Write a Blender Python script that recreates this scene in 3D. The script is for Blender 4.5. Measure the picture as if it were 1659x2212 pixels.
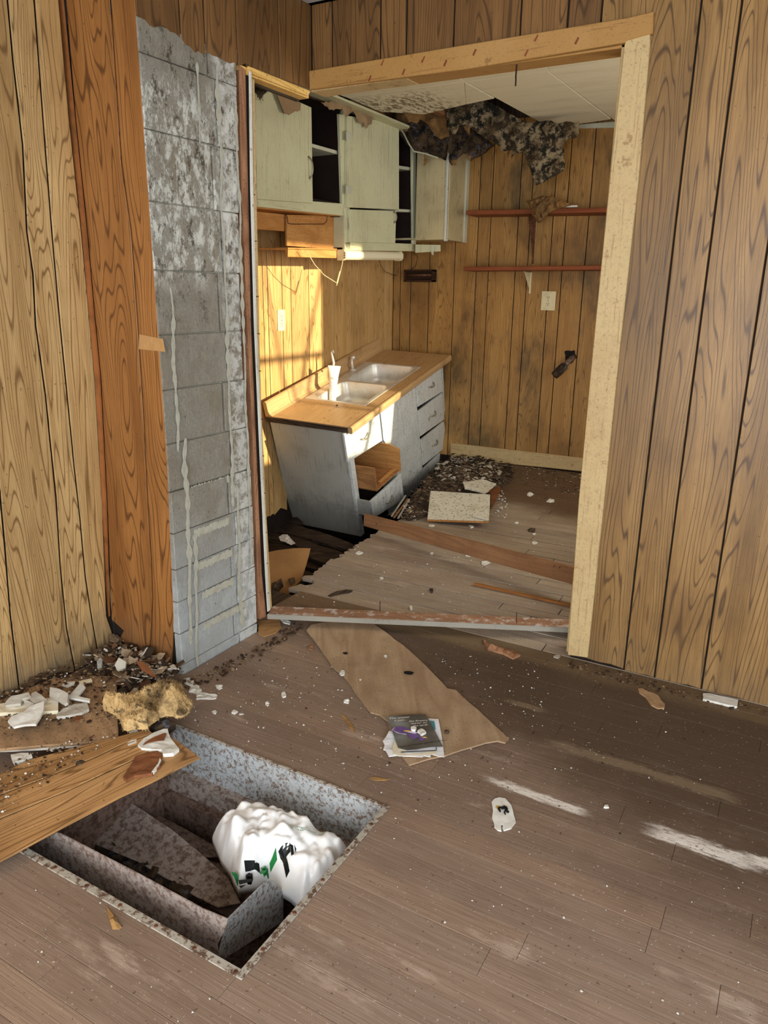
import bpy, bmesh, math, random
from mathutils import Vector, Matrix, noise, geometry
for o in list(bpy.data.objects): bpy.data.objects.remove(o)
V = Vector
SC = bpy.context.scene
# ------------------------------------------------------------------ camera
W_, H_, FPX = 1659, 2212, 1604.876
CAM = V((1.7813, -2.5601, 1.3110)); YAW, PITCH, ROLL = 0.51459, 0.28632, 0.01420
fw = V((-math.sin(YAW)*math.cos(PITCH), math.cos(YAW)*math.cos(PITCH), -math.sin(PITCH)))
rt = V((math.cos(YAW), math.sin(YAW), 0)); up = rt.cross(fw)
RT = rt*math.cos(ROLL)+up*math.sin(ROLL); UPV = up*math.cos(ROLL)-rt*math.sin(ROLL)
cd = bpy.data.cameras.new('camera'); cam = bpy.data.objects.new('camera', cd); SC.collection.objects.link(cam)
cam.matrix_world = Matrix(((RT.x, UPV.x, -fw.x, CAM.x), (RT.y, UPV.y, -fw.y, CAM.y), (RT.z, UPV.z, -fw.z, CAM.z), (0, 0, 0, 1)))
cd.sensor_fit = 'HORIZONTAL'; cd.sensor_width = 36; cd.lens = FPX/W_*36; cd.clip_start = .02
SC.camera = cam
# ------------------------------------------------------------------ world, sun, daylight, exposure
SC.view_settings.view_transform = 'Standard'; SC.view_settings.look = 'None'
SC.view_settings.gamma = 1; SC.view_settings.use_curve_mapping = False
SC.view_settings.exposure = 0.35
w = bpy.data.worlds.new('sky'); SC.world = w; w.use_nodes = True
bg = w.node_tree.nodes['Background']; bg.inputs[0].default_value = (.62, .78, 1, 1); bg.inputs[1].default_value = .9

def lamp(name, kind, loc, direction, color, energy, size=None, angle=None):
    l = bpy.data.lights.new(name, kind); l.color = color; l.energy = energy
    if kind == 'AREA': l.shape = 'RECTANGLE'; l.size, l.size_y = size
    if angle: l.angle = angle
    o = bpy.data.objects.new(name, l); SC.collection.objects.link(o); o.location = loc
    o.rotation_euler = V(direction).to_track_quat('-Z', 'Y').to_euler(); return o
lamp('sun', 'SUN', (4, 1, 2.5), (-1, .02, -.18), (1, .85, .58), 6.5, angle=math.radians(.8))
lamp('window_daylight_rear', 'AREA', (1.9, -4.25, 1.08), (-.15, 1, -.22), (.90, .95, 1), 98, (2.4, 1.8))
lamp('door_daylight_side', 'AREA', (3.35, -2.9, 1.1), (-1, .3, -.32), (.88, .94, 1), 56, (1.0, 1.9))
lamp('kitchen_window_daylight', 'AREA', (2.20, 1.05, 1.5), (-1, .0, -.25), (1, .90, .74), 20, (.85, 1.1))

# ------------------------------------------------------------------ unprojection on real planes
def ray(u, v): return fw + RT*((u-829.5)/FPX) + UPV*(-(v-1106)/FPX)
def U(u, v, ax, val):
    d = ray(u, v); return CAM + d*((val-CAM[ax])/d[ax])
def UP(u, v, p, n):
    d = ray(u, v); return CAM + d*((V(p)-CAM).dot(V(n))/d.dot(V(n)))
SL = .058
def kz(y): return SL*max(y, 0)
def FL(u, v, h=0):      # a point on the floor (front floor level, kitchen floor rising)
    p = U(u, v, 2, h)
    if p.y > 0: p = UP(u, v, (0, 0, h), (0, -SL, 1))
    return p

# ------------------------------------------------------------------ scene tree helpers
def link(o, parent=None):
    SC.collection.objects.link(o)
    if parent is not None: o.parent = parent
    return o
def thing(name, label, cat, loc=(0, 0, 0), group=None):
    o = bpy.data.objects.new(name, None); o.empty_display_size = .05; link(o); o.location = loc
    o['label'] = label; o['category'] = cat
    if group: o['group'] = group
    return o
def tag(o, label, cat, group=None, kind=None):
    if label: o['label'] = label; o['category'] = cat
    if group: o['group'] = group
    if kind: o['kind'] = kind
    return o
def world_origin(o):
    p = V((0, 0, 0))
    while o is not None: p += o.location; o = o.parent
    return p

class Bd:
    """collects faces in world space through an optional affine frame"""
    def __init__(s, frame=None): s.v = []; s.f = []; s.fr = frame; s.uv = None
    def P(s, p): return s.fr(V(p)) if s.fr else V(p)
    def add(s, vs, fs):
        k = len(s.v); s.v += [s.P(p) for p in vs]; s.f += [[i+k for i in f] for f in fs]; return s
    def box(s, x0, x1, y0, y1, z0, z1):
        return s.add([(x, y, z) for z in (z0, z1) for y in (y0, y1) for x in (x0, x1)],
                     [(0, 2, 3, 1), (4, 5, 7, 6), (0, 1, 5, 4), (2, 6, 7, 3), (0, 4, 6, 2), (1, 3, 7, 5)])
    def prism(s, pts, ext):
        pts = [V(p) for p in pts]; e = V(ext); n = len(pts)
        a = V((0, 0, 0))
        for i in range(n): a += (pts[i]-pts[0]).cross(pts[(i+1) % n]-pts[0])
        if a.dot(e) < 0: pts = pts[::-1]
        # base faces away from e
        vs = pts+[p+e for p in pts]
        fs = [list(range(n))[::-1], list(range(n, 2*n))]+[[i, (i+1) % n, n+(i+1) % n, n+i] for i in range(n)]
        return s.add(vs, fs)
    def tube(s, pts, r, n=8, cap=True):
        pts = [V(p) for p in pts]; m = len(pts); vs = []; fs = []
        rr = r if isinstance(r, (list, tuple)) else [r]*m
        a = None
        for i, p in enumerate(pts):
            t = (pts[min(i+1, m-1)]-pts[max(i-1, 0)]).normalized()
            if a is None:
                a = t.orthogonal().normalized()
            a = (a-t*a.dot(t)).normalized(); b = t.cross(a)
            for k in range(n):
                q = 2*math.pi*k/n; vs.append(p+(a*math.cos(q)+b*math.sin(q))*rr[i])
        for i in range(m-1):
            for k in range(n): fs.append((i*n+k, i*n+(k+1) % n, (i+1)*n+(k+1) % n, (i+1)*n+k))
        if cap: fs += [list(range(n))[::-1], [(m-1)*n+k for k in range(n)]]
        return s.add(vs, fs)
    def build(s, name, mat, parent=None, grain=(0, 0, 1), bevel=0, smooth=False, uvf=None, origin=None):
        bm = bmesh.new()
        vv = [bm.verts.new(p) for p in s.v]
        for f in s.f:
            try: bm.faces.new([vv[i] for i in f])
            except ValueError: pass
        bmesh.ops.remove_doubles(bm, verts=bm.verts, dist=1e-6)
        if bevel: bmesh.ops.bevel(bm, geom=list(bm.edges), offset=bevel, segments=1, affect='EDGES', clamp_overlap=True)
        bmesh.ops.recalc_face_normals(bm, faces=bm.faces)
        g = V(grain).normalized(); lay = bm.loops.layers.uv.new('UVMap')
        for f in bm.faces:
            n = f.normal; c = n.cross(g); gg = g
            if c.length < .2: gg = n.orthogonal().normalized(); c = n.cross(gg)
            c.normalize()
            for a in range(3):          # a stable sign
                if abs(c[a]) > .5:
                    if c[a] < 0: c = -c
                    break
            f.smooth = smooth
            for l in f.loops:
                p = l.vert.co
                l[lay].uv = uvf(p) if uvf else (p.dot(gg), p.dot(c))
        if origin is None:
            if parent is None:
                mn = V([min(v.co[i] for v in bm.verts) for i in range(3)]); mx = V([max(v.co[i] for v in bm.verts) for i in range(3)])
                origin = V(((mn.x+mx.x)/2, (mn.y+mx.y)/2, mn.z))
            else: origin = world_origin(parent)
        for v in bm.verts: v.co -= origin
        me = bpy.data.meshes.new(name); bm.to_mesh(me); bm.free()
        if isinstance(mat, bpy.types.Material): me.materials.append(mat)
        o = bpy.data.objects.new(name, me)
        if parent is None: o.location = origin
        return link(o, parent)

def part(name, b, mat, parent, **k): return b.build(name, mat, parent, **k)
def px_slab(pts, ax, val, th):   # polygon seen at these pixels on the plane axis=val, with thickness th along that axis
    e = V((0, 0, 0)); e[ax] = th
    return Bd().prism([U(u, v, ax, val) for u, v in pts], e)
def rag(pts, step, amp, seed, closed=True, skip=()):
    """break the edges of a polygon up; edges whose index is in skip stay straight"""
    r = random.Random(seed); out = []; n = len(pts)
    for i in range(n if closed else n-1):
        a = V(pts[i]); b = V(pts[(i+1) % n]); out.append(a)
        if i in skip: continue
        k = int((b-a).length/step)
        for j in range(1, k):
            out.append(a.lerp(b, (j+r.uniform(-.3, .3))/k)+V([r.uniform(-amp, amp) for _ in a]))
    if not closed: out.append(V(pts[-1]))
    return out
def frame_of(pts, n=None):
    c = sum((V(p) for p in pts), V((0, 0, 0)))/len(pts)
    if n is None:
        n = V((0, 0, 0))
        for i in range(len(pts)): n += (V(pts[i])-c).cross(V(pts[(i+1) % len(pts)])-c)
    n = V(n).normalized(); x = (V(pts[1])-V(pts[0])); x = (x-n*x.dot(n)).normalized(); y = n.cross(x)
    return c, x, y, n
def chunk(outline, n, th, amp=.004, freq=30, bulge=0, cell=.01, seed=0, raggy=.0, hfun=None, flat_under=True):
    """solid lump: outline in space, top pushed along n by thickness, noise and an optional bulge"""
    c, x, y, nn = frame_of(outline, n)
    P2 = [V(((V(p)-c).dot(x), (V(p)-c).dot(y))) for p in outline]
    P2 = rag(P2, cell*1.3, raggy, seed) if raggy else rag(P2, cell*1.3, 0, seed)
    m = len(P2)
    mn = V((min(p.x for p in P2), min(p.y for p in P2))); mx = V((max(p.x for p in P2), max(p.y for p in P2)))
    pts = list(P2); r = random.Random(seed+5)
    def dist(q):
        d = 9
        for i in range(m):
            a = P2[i]; b = P2[(i+1) % m]; ab = b-a; L = ab.length_squared
            t = 0 if L == 0 else max(0, min(1, (q-a).dot(ab)/L)); d = min(d, (q-a-ab*t).length)
        return d
    nx = int((mx.x-mn.x)/cell)+1; ny = int((mx.y-mn.y)/cell)+1
    for i in range(nx+1):
        for j in range(ny+1):
            q = V((mn.x+(i+r.uniform(-.25, .25))*cell, mn.y+(j+r.uniform(-.25, .25))*cell))
            if dist(q) > cell*.55: pts.append(q)
    vs, es, fs, *_ = geometry.delaunay_2d_cdt(pts, [(i, (i+1) % m) for i in range(m)], [], 1, 1e-6)
    top = []; bot = []; ds = []
    dmax = max([dist(q) for q in vs] or [1]) or 1
    for q in vs:
        w_ = c+x*q.x+y*q.y; d = dist(q); s_ = min(1, d/dmax)
        h = th+amp*noise.noise(w_*freq+V((seed, 0, 0)))*2*min(1, .3+d/(cell*2))
        if bulge: h += bulge*math.sqrt(max(0, 1-(1-s_)**2))
        if hfun: h += hfun(q, s_, w_)
        top.append(w_+nn*max(h, th*.25)); bot.append(w_)
    b = Bd(); k = len(vs)
    cnt = {}
    for f in fs:
        for i in range(len(f)):
            e = (f[i], f[(i+1) % len(f)]); cnt[e] = cnt.get(e, 0)+1
    faces = [list(f) for f in fs]+[[i+k for i in f][::-1] for f in fs]
    for (a, d_) in cnt:
        if (d_, a) not in cnt: faces.append([d_, a, a+k, d_+k])
    b.add(top+bot, faces); return b

def fuzz(b, n, ln, w_, seed):
    """loose fibres standing off the faces collected in b"""
    rr = random.Random(seed); F = [f for f in b.f if len(f) in (3, 4)]; vv = b.v; out = []
    ctr = sum(vv, V((0, 0, 0)))/len(vv)
    for k in range(n):
        f = rr.choice(F); p = vv[f[0]].lerp(vv[f[1]], rr.random()).lerp(vv[f[2]], rr.random()*.7)
        d = V((rr.gauss(0, 1), rr.gauss(0, 1), rr.gauss(.3, 1))).normalized(); s_ = d.orthogonal().normalized()*w_; L_ = ln*rr.uniform(.4, 1.3)
        q = p+d*L_*.5+V((rr.gauss(0, .2), rr.gauss(0, .2), rr.gauss(0, .2)))*L_; e = q+(d+V((rr.gauss(0, .5), rr.gauss(0, .5), rr.gauss(-.2, .5))))*L_*.5
        i = len(vv)+len(out); out += [p-s_, p+s_, q+s_, q-s_, e]; b.f += [[i, i+1, i+2, i+3], [i+3, i+2, i+4]]
    b.v = vv+out; return b
# ------------------------------------------------------------------ materials
class G:
    def __init__(s, name, rough=.7, spec=.3, metal=0):
        s.m = bpy.data.materials.new(name); s.m.use_nodes = True; s.t = s.m.node_tree
        s.b = s.t.nodes['Principled BSDF']; s.b.inputs['Roughness'].default_value = rough
        s.b.inputs['Specular IOR Level'].default_value = spec; s.b.inputs['Metallic'].default_value = metal
    def n(s, typ, **kw):
        nd = s.t.nodes.new('ShaderNode'+typ)
        for k, v in kw.items(): setattr(nd, k, v)
        return nd
    def put(s, sock, val):
        if isinstance(val, bpy.types.NodeSocket): s.t.links.new(val, sock)
        elif val is not None: sock.default_value = val
    def pos(s): return s.n('NewGeometry').outputs['Position']
    def island(s): return s.n('NewGeometry').outputs['Random Per Island']
    def uv(s): return s.n('TexCoord').outputs['UV']
    def rnd(s): return s.n('ObjectInfo').outputs['Random']
    def math(s, op, a, b=None, c=None, clamp=False):
        nd = s.n('Math', operation=op, use_clamp=clamp); s.put(nd.inputs[0], a); s.put(nd.inputs[1], b)
        if c is not None: s.put(nd.inputs[2], c)
        return nd.outputs[0]
    def vmath(s, op, a, b=None):
        nd = s.n('VectorMath', operation=op); s.put(nd.inputs[0], a); s.put(nd.inputs[1], b); return nd.outputs[0]
    def map(s, vec, scale=(1, 1, 1), loc=(0, 0, 0)):
        nd = s.n('Mapping'); s.put(nd.inputs[0], vec); nd.inputs[1].default_value = loc; nd.inputs[3].default_value = scale; return nd.outputs[0]
    def noise(s, vec, scale=5, detail=4, rough=.55, dist=0):
        nd = s.n('TexNoise'); s.put(nd.inputs['Vector'], vec); nd.inputs['Scale'].default_value = scale
        nd.inputs['Detail'].default_value = detail; nd.inputs['Roughness'].default_value = rough; nd.inputs['Distortion'].default_value = dist
        return nd.outputs['Fac']
    def voro(s, vec, scale, feature='F1'):
        nd = s.n('TexVoronoi', feature=feature); s.put(nd.inputs['Vector'], vec); nd.inputs['Scale'].default_value = scale; return nd.outputs['Distance']
    def ramp(s, fac, stops, interp='LINEAR'):
        nd = s.n('ValToRGB'); s.put(nd.inputs[0], fac); cr = nd.color_ramp; cr.interpolation = interp
        while len(cr.elements) < len(stops): cr.elements.new(1)
        for e, (p, c) in zip(cr.elements, stops): e.position = p; e.color = col(c)
        return nd.outputs[0]
    def step(s, fac, a, b, inv=False):
        nd = s.n('MapRange', interpolation_type='SMOOTHSTEP'); s.put(nd.inputs[0], fac); nd.inputs[1].default_value = a; nd.inputs[2].default_value = b
        nd.inputs[3].default_value = 1 if inv else 0; nd.inputs[4].default_value = 0 if inv else 1
        return nd.outputs[0]
    def mix(s, fac, a, b, mode='MIX'):
        nd = s.n('MixRGB', blend_type=mode); s.put(nd.inputs[0], fac)
        s.put(nd.inputs[1], col(a) if isinstance(a, (tuple, float, int)) else a); s.put(nd.inputs[2], col(b) if isinstance(b, (tuple, float, int)) else b)
        return nd.outputs[0]
    def bump(s, h, strength=.3, dist=.002):
        nd = s.n('Bump'); s.put(nd.inputs['Height'], h); nd.inputs['Strength'].default_value = strength; nd.inputs['Distance'].default_value = dist
        s.t.links.new(nd.outputs[0], s.b.inputs['Normal'])
    def out(s, c, rough=None):
        s.put(s.b.inputs['Base Color'], col(c) if isinstance(c, tuple) else c)
        if rough is not None: s.put(s.b.inputs['Roughness'], rough)
        return s.m
def lin(x): return x/12.92 if x <= .04045 else ((x+.055)/1.055)**2.4
def col(c):      # colours are written as sRGB 0-255
    if isinstance(c, (float, int)): return (c, c, c, 1)
    return (lin(c[0]/255), lin(c[1]/255), lin(c[2]/255), 1)

def grain_fac(g, along=1.1, across=8, rings=13, dist=.6, off=True):
    uv = g.uv()
    if off:
        o = g.vmath('SCALE', (37.0, 91.0, 13.0)); o.node.inputs['Scale'].default_value = 1; g.put(o.node.inputs['Scale'], g.rnd())
        uv = g.vmath('ADD', uv, o)
    n1 = g.noise(g.map(uv, (along, across, 1)), 1, 2, .45, dist)
    ring = g.math('PINGPONG', g.math('MULTIPLY', n1, rings), .5)
    ring = g.math('MULTIPLY', ring, 2)
    fib = g.noise(g.map(uv, (9, 420, 1)), 1, 3, .6)
    return uv, n1, ring, fib
def paneling(name, light, mid, dark, dirt=.5, rings=15, rough=.42, across=7, lowdirt=0, soot=0, stain_dark=(70, 45, 22)):
    g = G(name, rough, .4)
    uv, n1, ring, fib = grain_fac(g, .62, across, rings*2.1, .25)
    md = tuple((a+2*b)/3 for a, b in zip(mid, dark))
    lc = g.mix(g.step(g.noise(g.map(uv, (.8, 12, 1)), 1, 3, .6), .35, .65), light, mid)
    c = g.mix(g.step(ring, .0, .34, True), lc, md)
    c = g.mix(g.math('MULTIPLY', g.step(fib, .42, .62), .32), c, dark)
    pos = g.pos()
    blot = g.noise(pos, 2.1, 5, .6)
    c = g.mix(g.math('MULTIPLY', g.step(blot, .45, .72), dirt), c, stain_dark, 'MIX')
    tone = g.math('MULTIPLY_ADD', g.rnd(), .22, .88)
    c = g.mix(1, c, g.n('CombineColor').outputs[0], 'MULTIPLY'); cc = c.node.inputs[2].links[0].from_node
    for i in range(3): g.put(cc.inputs[i], tone)
    spk = g.step(g.noise(pos, 85, 2, .5), .69, .74)
    c = g.mix(g.math('MULTIPLY', spk, .55), c, (38, 26, 16))
    if lowdirt:
        z = g.n('SeparateXYZ'); g.put(z.inputs[0], pos)
        f = g.math('MULTIPLY', g.step(g.math('ADD', z.outputs[2], g.math('MULTIPLY', g.noise(pos, 9, 5, .7), .35)), .12, .42, True), lowdirt)
        c = g.mix(f, c, (92, 84, 72))
    if soot:
        f = g.math('MULTIPLY', g.step(g.noise(g.map(pos, (1.6, 1.6, .8)), 1.7, 5, .65), .50, .70), soot)
        c = g.mix(f, c, (70, 60, 44))
    g.bump(g.math('ADD', g.math('MULTIPLY', ring, .3), fib), .22, .0012)
    return g.out(c)
def rough_wood(name, light, dark, dirt=(60, 46, 34), dirt_amt=.5, speck=.4, rings=8, rough=.75, white=0, streak=(1.5, 30)):
    g = G(name, rough, .25)
    uv, n1, ring, fib = grain_fac(g, streak[0], streak[1]*.4, rings)
    c = g.mix(g.math('MULTIPLY', ring, .75), dark, light)
    c = g.mix(g.math('MULTIPLY', g.step(fib, .40, .65), .4), c, dark)
    pos = g.pos()
    c = g.mix(g.math('MULTIPLY', g.step(g.noise(pos, 5, 6, .65), .45, .7), dirt_amt), c, dirt)
    c = g.mix(g.math('MULTIPLY', g.step(g.noise(pos, 130, 2, .5), .62, .68), speck), c, (35, 24, 16))
    if white: c = g.mix(g.math('MULTIPLY', g.step(g.noise(pos, 22, 8, .75), .50, .60), white), c, (205, 196, 188))
    g.bump(fib, .3, .0015); return g.out(c)
def painted(name, base, under, peel=.5, dirt=(110, 104, 90), dirt_amt=.4, speck=.35, rough=.5, mould=0, streak=1, low=0, sps=170):
    g = G(name, rough, .35); pos = g.pos(); uv = g.uv()
    c = g.mix(g.math('MULTIPLY', g.step(g.noise(pos, 3.2, 6, .65), .42, .75), dirt_amt), base, dirt)
    crk = g.noise(g.map(uv, (3, 90, 1)), 1, 6, .75)
    c = g.mix(g.math('MULTIPLY', g.step(crk, .565, .62), .5*streak), c, under)
    c = g.mix(g.math('MULTIPLY', g.step(g.noise(pos, 14, 9, .75), .60, .63), peel), c, under)
    c = g.mix(g.math('MULTIPLY', g.step(g.noise(pos, sps, 9, .8), .565, .62), speck), c, (52, 44, 34))
    if mould: c = g.mix(g.math('MULTIPLY', g.step(g.noise(pos, 45, 7, .8), .50, .58), mould), c, (40, 38, 30))
    if low:
        z = g.n('SeparateXYZ'); g.put(z.inputs[0], pos)
        c = g.mix(g.math('MULTIPLY', g.step(g.math('ADD', z.outputs[2], g.math('MULTIPLY', g.noise(pos, 12, 8, .8), .3)), .12, .33, True), low), c, (48, 42, 34))
    g.bump(crk, .25, .001); return g.out(c)
def plain(name, c, rough=.7, metal=0, var=.25, scale=12, c2=None, spec=.3, bump=.2, bscale=60):
    g = G(name, rough, spec, metal); pos = g.pos()
    d = c2 or tuple(x*.6 for x in c)
    cc = g.mix(g.math('MULTIPLY', g.step(g.noise(pos, scale, 6, .65), .4, .7), var*2 if var < .5 else 1), c, d)
    if bump: g.bump(g.noise(pos, bscale, 4, .6), bump, .002)
    return g.out(cc)

M = {}
M['pan_right'] = paneling('oak_paneling_brown', (158, 121, 70), (137, 102, 55), (70, 47, 24), .35, 15, lowdirt=.25)
M['pan_left'] = paneling('oak_paneling_pale', (194, 161, 109), (174, 138, 88), (98, 70, 38), .25, 16, lowdirt=.75)
M['pan_box'] = paneling('oak_paneling_orange', (160, 108, 56), (138, 88, 42), (76, 45, 21), .35, 17, lowdirt=.3)
M['pan_fallen'] = paneling('oak_paneling_fallen', (190, 146, 96), (168, 124, 76), (96, 66, 38), .45, 14)
M['pan_head'] = paneling('oak_paneling_upper', (126, 90, 50), (108, 75, 40), (62, 42, 22), .4, 12)  # same oak darkened, the dimmer light high up put into the colour
M['pan_kback'] = paneling('kitchen_paneling_stained', (180, 138, 78), (164, 122, 66), (116, 82, 44), .5, 13, across=9, soot=.8, lowdirt=.4)
M['pan_kleft'] = paneling('kitchen_paneling_pale', (214, 176, 118), (198, 158, 98), (140, 104, 58), .2, 13, across=9)
M['backing'] = plain('dark_backing', (30, 21, 14), .95)
M['trim_or'] = plain('orange_corner_moulding', (150, 92, 48), .6, var=.3)

def scuff_mask(g, pos, segs):
    """worn bands with a ragged edge, lying along the boards"""
    sep = g.n('SeparateXYZ'); g.put(sep.inputs[0], pos); tot = None
    nz = g.math('SUBTRACT', g.noise(g.map(pos, (14, 60, 1)), 1, 8, .8), .5)
    for (x0, x1, yc, hw) in segs:
        dy = g.math('ABSOLUTE', g.math('SUBTRACT', sep.outputs[1], yc))
        fy = g.step(g.math('ADD', dy, g.math('MULTIPLY', nz, hw*3.2)), hw*.4, hw*1.05, True)
        dx = g.math('ABSOLUTE', g.math('SUBTRACT', sep.outputs[0], (x0+x1)/2))
        fx = g.step(g.math('ADD', dx, g.math('MULTIPLY', nz, .12)), (x1-x0)/2-.05, (x1-x0)/2+.02, True)
        f = g.math('MULTIPLY', fy, fx)
        tot = f if tot is None else g.math('MAXIMUM', tot, f)
    return tot
def seg_of(p0, p1, hw):
    a = U(*p0, 2, 0); b = U(*p1, 2, 0); return (min(a.x, b.x), max(a.x, b.x), (a.y+b.y)/2, hw)
def floor_mat(name, kitchen=False):
    g = G(name, .62, .35)
    uv, n1, ring, fib = grain_fac(g, 1.2, 26, 7, .5)
    pos = g.pos()
    r = g.rnd()
    base = g.ramp(r, [(0, (138, 117, 100)), (.35, (150, 127, 108)), (.7, (142, 121, 104)), (1, (158, 132, 109))] if not kitchen else
                  [(0, (158, 144, 126)), (.5, (176, 160, 138)), (1, (166, 150, 128))])
    c = g.mix(g.math('MULTIPLY', ring, .30), base, (112, 86, 68))
    c = g.mix(g.math('MULTIPLY', g.step(fib, .42, .62), .25), c, (100, 80, 66))
    # large worn and dirty patches of their own shape
    big = g.noise(g.map(pos, (1.2, 2.6, 1)), 1, 6, .62)
    c = g.mix(g.math('MULTIPLY', g.step(big, .42, .66), .45), c, (108, 86, 70))
    c = g.mix(g.math('MULTIPLY', g.step(g.noise(g.map(pos, (2, 7, 1), (5, 3, 0)), 1.3, 7, .7), .56, .68), .4), c, (196, 176, 156))
    if not kitchen:
        sep = g.n('SeparateXYZ'); g.put(sep.inputs[0], pos)
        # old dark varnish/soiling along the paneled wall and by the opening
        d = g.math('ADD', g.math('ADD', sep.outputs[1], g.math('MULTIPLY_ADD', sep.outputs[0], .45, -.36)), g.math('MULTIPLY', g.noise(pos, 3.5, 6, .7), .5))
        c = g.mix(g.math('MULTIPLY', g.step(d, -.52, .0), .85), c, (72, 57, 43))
        d2 = g.math('ADD', sep.outputs[1], g.math('MULTIPLY', g.noise(g.map(pos, (3, 10, 1)), 1, 7, .75), .12))
        c = g.mix(g.math('MULTIPLY', g.step(d2, -.09, -.03), .55), c, (126, 104, 74))
        m = scuff_mask(g, pos, [seg_of((1050, 1685), (1275, 1755), .020), seg_of((1395, 1795), (1640, 1865), .034), seg_of((1600, 1850), (1760, 1900), .03)])
        c = g.mix(g.math('MULTIPLY', g.math('MULTIPLY', m, g.step(g.noise(g.map(pos, (30, 90, 1)), 1, 8, .8), .34, .50)), .9), c, (226, 218, 206))
        m2 = scuff_mask(g, pos, [seg_of((1180, 1600), (1600, 1730), .03), seg_of((1085, 1520), (1190, 1530), .02)])
        c = g.mix(g.math('MULTIPLY', m2, .45), c, (150, 130, 104))
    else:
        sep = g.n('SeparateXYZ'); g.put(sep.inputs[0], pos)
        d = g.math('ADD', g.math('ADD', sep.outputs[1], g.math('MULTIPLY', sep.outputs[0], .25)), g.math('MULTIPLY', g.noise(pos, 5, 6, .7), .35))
        c = g.mix(g.math('MULTIPLY', g.step(d, 1.72, 2.0), .85), c, (88, 62, 38))  # far boards browned: a cast shadow painted into the colour
    c = g.mix(g.math('MULTIPLY', g.step(g.noise(pos, 120, 3, .6), .66, .70), .6), c, (205, 196, 182))
    c = g.mix(g.math('MULTIPLY', g.step(g.noise(pos, 90, 3, .6), .31, .35, True), .55), c, (36, 26, 18))
    g.bump(g.math('ADD', fib, g.math('MULTIPLY', ring, .4)), .35, .0015)
    return g.out(c, g.math('MULTIPLY_ADD', big, .4, .42))
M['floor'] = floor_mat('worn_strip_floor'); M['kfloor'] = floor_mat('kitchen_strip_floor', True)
M['rot'] = rough_wood('rotten_dark_wood', (92, 76, 62), (46, 36, 29), (30, 23, 18), .6, .3)
M['soil'] = plain('dark_soil', (40, 31, 24), 1, var=.4, c2=(18, 14, 10), bump=1, bscale=30)
M['cream'] = painted('cream_painted_casing', (192, 166, 118), (136, 96, 56), .55, (170, 136, 90), .6, .7, sps=110, mould=.10)
M['cream_tan'] = painted('tan_stained_header', (166, 124, 68), (110, 66, 34), .5, (184, 146, 92), .5, .5)
M['lit_yellow'] = rough_wood('lit_yellow_lumber', (244, 208, 128), (206, 160, 84), (170, 124, 60), .35, .5)  # pale wood, its bright yellow painting in light reflected onto the strip
M['raw_pink'] = rough_wood('raw_pinkish_stud', (178, 132, 98), (132, 90, 62), (96, 64, 44), .5, .5)
M['bottom_plate'] = rough_wood('pinkish_plate_board', (176, 136, 106), (142, 104, 78), (120, 88, 66), .4, .5, white=.75)
M['plate_edge'] = painted('grey_painted_edge', (150, 144, 130), (110, 100, 88), .4)
M['white_edge'] = painted('flaking_white_edge', (206, 206, 196), (96, 80, 62), .8, (150, 140, 120), .6, .4)
M['board_brown'] = rough_wood('brown_fascia_board', (158, 114, 76), (132, 92, 60), (112, 82, 58), .5, .3, rings=4)
M['stick'] = rough_wood('orange_lath', (170, 112, 58), (128, 80, 38), (100, 64, 32), .3, .3)
M['hardboard'] = plain('tan_hardboard', (168, 126, 78), .8, var=.2, scale=5, c2=(120, 84, 50))
M['cab'] = painted('cabinet_green_white_paint', (206, 204, 168), (104, 92, 64), .22, (172, 166, 130), .5, .3)
M['cab_blue'] = painted('cabinet_white_paint', (216, 220, 216), (84, 74, 62), .55, (160, 160, 152), .35, .85, low=.7, mould=.1, sps=85)
M['cab_side'] = painted('cabinet_grey_side', (176, 176, 166), (104, 96, 84), .22, (136, 132, 120), .6, .3, low=.5)
M['cab_in'] = plain('cabinet_inside', (34, 20, 14), .8)  # near-black: the shade inside the cupboards put into the colour
M['cab_shelf'] = painted('cabinet_shelf_edge', (200, 200, 178), (120, 110, 90), .3)
M['cab_far'] = painted('cabinet_cream_door', (196, 180, 138), (112, 84, 52), .4, (132, 118, 88), .6, .3)
M['metal'] = plain('tarnished_nickel', (176, 168, 150), .4, .7, .3)
M['ply'] = rough_wood('orange_plywood', (206, 154, 92), (178, 124, 66), (150, 98, 50), .4, .5, rings=5)
M['drawer_wood'] = rough_wood('drawer_box_wood', (190, 138, 86), (146, 98, 56), (110, 76, 46), .35, .3, rings=6)
M['white_plaster'] = plain('white_plaster', (226, 224, 214), .85, var=.25, scale=20, c2=(180, 170, 150))
M['grey_plaster'] = plain('grey_plaster', (190, 184, 170), .9, var=.3, scale=14, c2=(140, 124, 104))
M['rust_plaster'] = plain('rust_brown_plaster', (132, 82, 48), .85, var=.3, scale=12, c2=(84, 50, 32))
M['plastic_w'] = plain('ivory_plastic', (222, 212, 172), .4, var=.15, bump=0)
M['black'] = plain('black', (12, 11, 10), .8, var=.1, bump=0)
M['twine'] = plain('cream_twine', (222, 204, 158), .8, bump=0)
M['wire'] = plain('black_wire', (30, 24, 20), .6, bump=0)
M['nail'] = plain('rusty_nail', (62, 44, 34), .6, .6)
M['redshelf'] = rough_wood('red_brown_shelf', (150, 84, 50), (116, 60, 34), (80, 44, 28), .35, .4, rings=3, rough=.5)
M['paper_brown'] = plain('brown_building_paper', (158, 132, 100), .9, var=.3, scale=18, c2=(112, 92, 70))
M['leaf'] = plain('dry_leaf', (168, 128, 76), .7, var=.3)
M['insol_tan'] = plain('tan_felt', (176, 142, 104), .95, var=.2, scale=30)
M['dkbox'] = rough_wood('dark_brown_box', (74, 46, 26), (46, 28, 16), (30, 20, 12), .4, .2)

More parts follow.
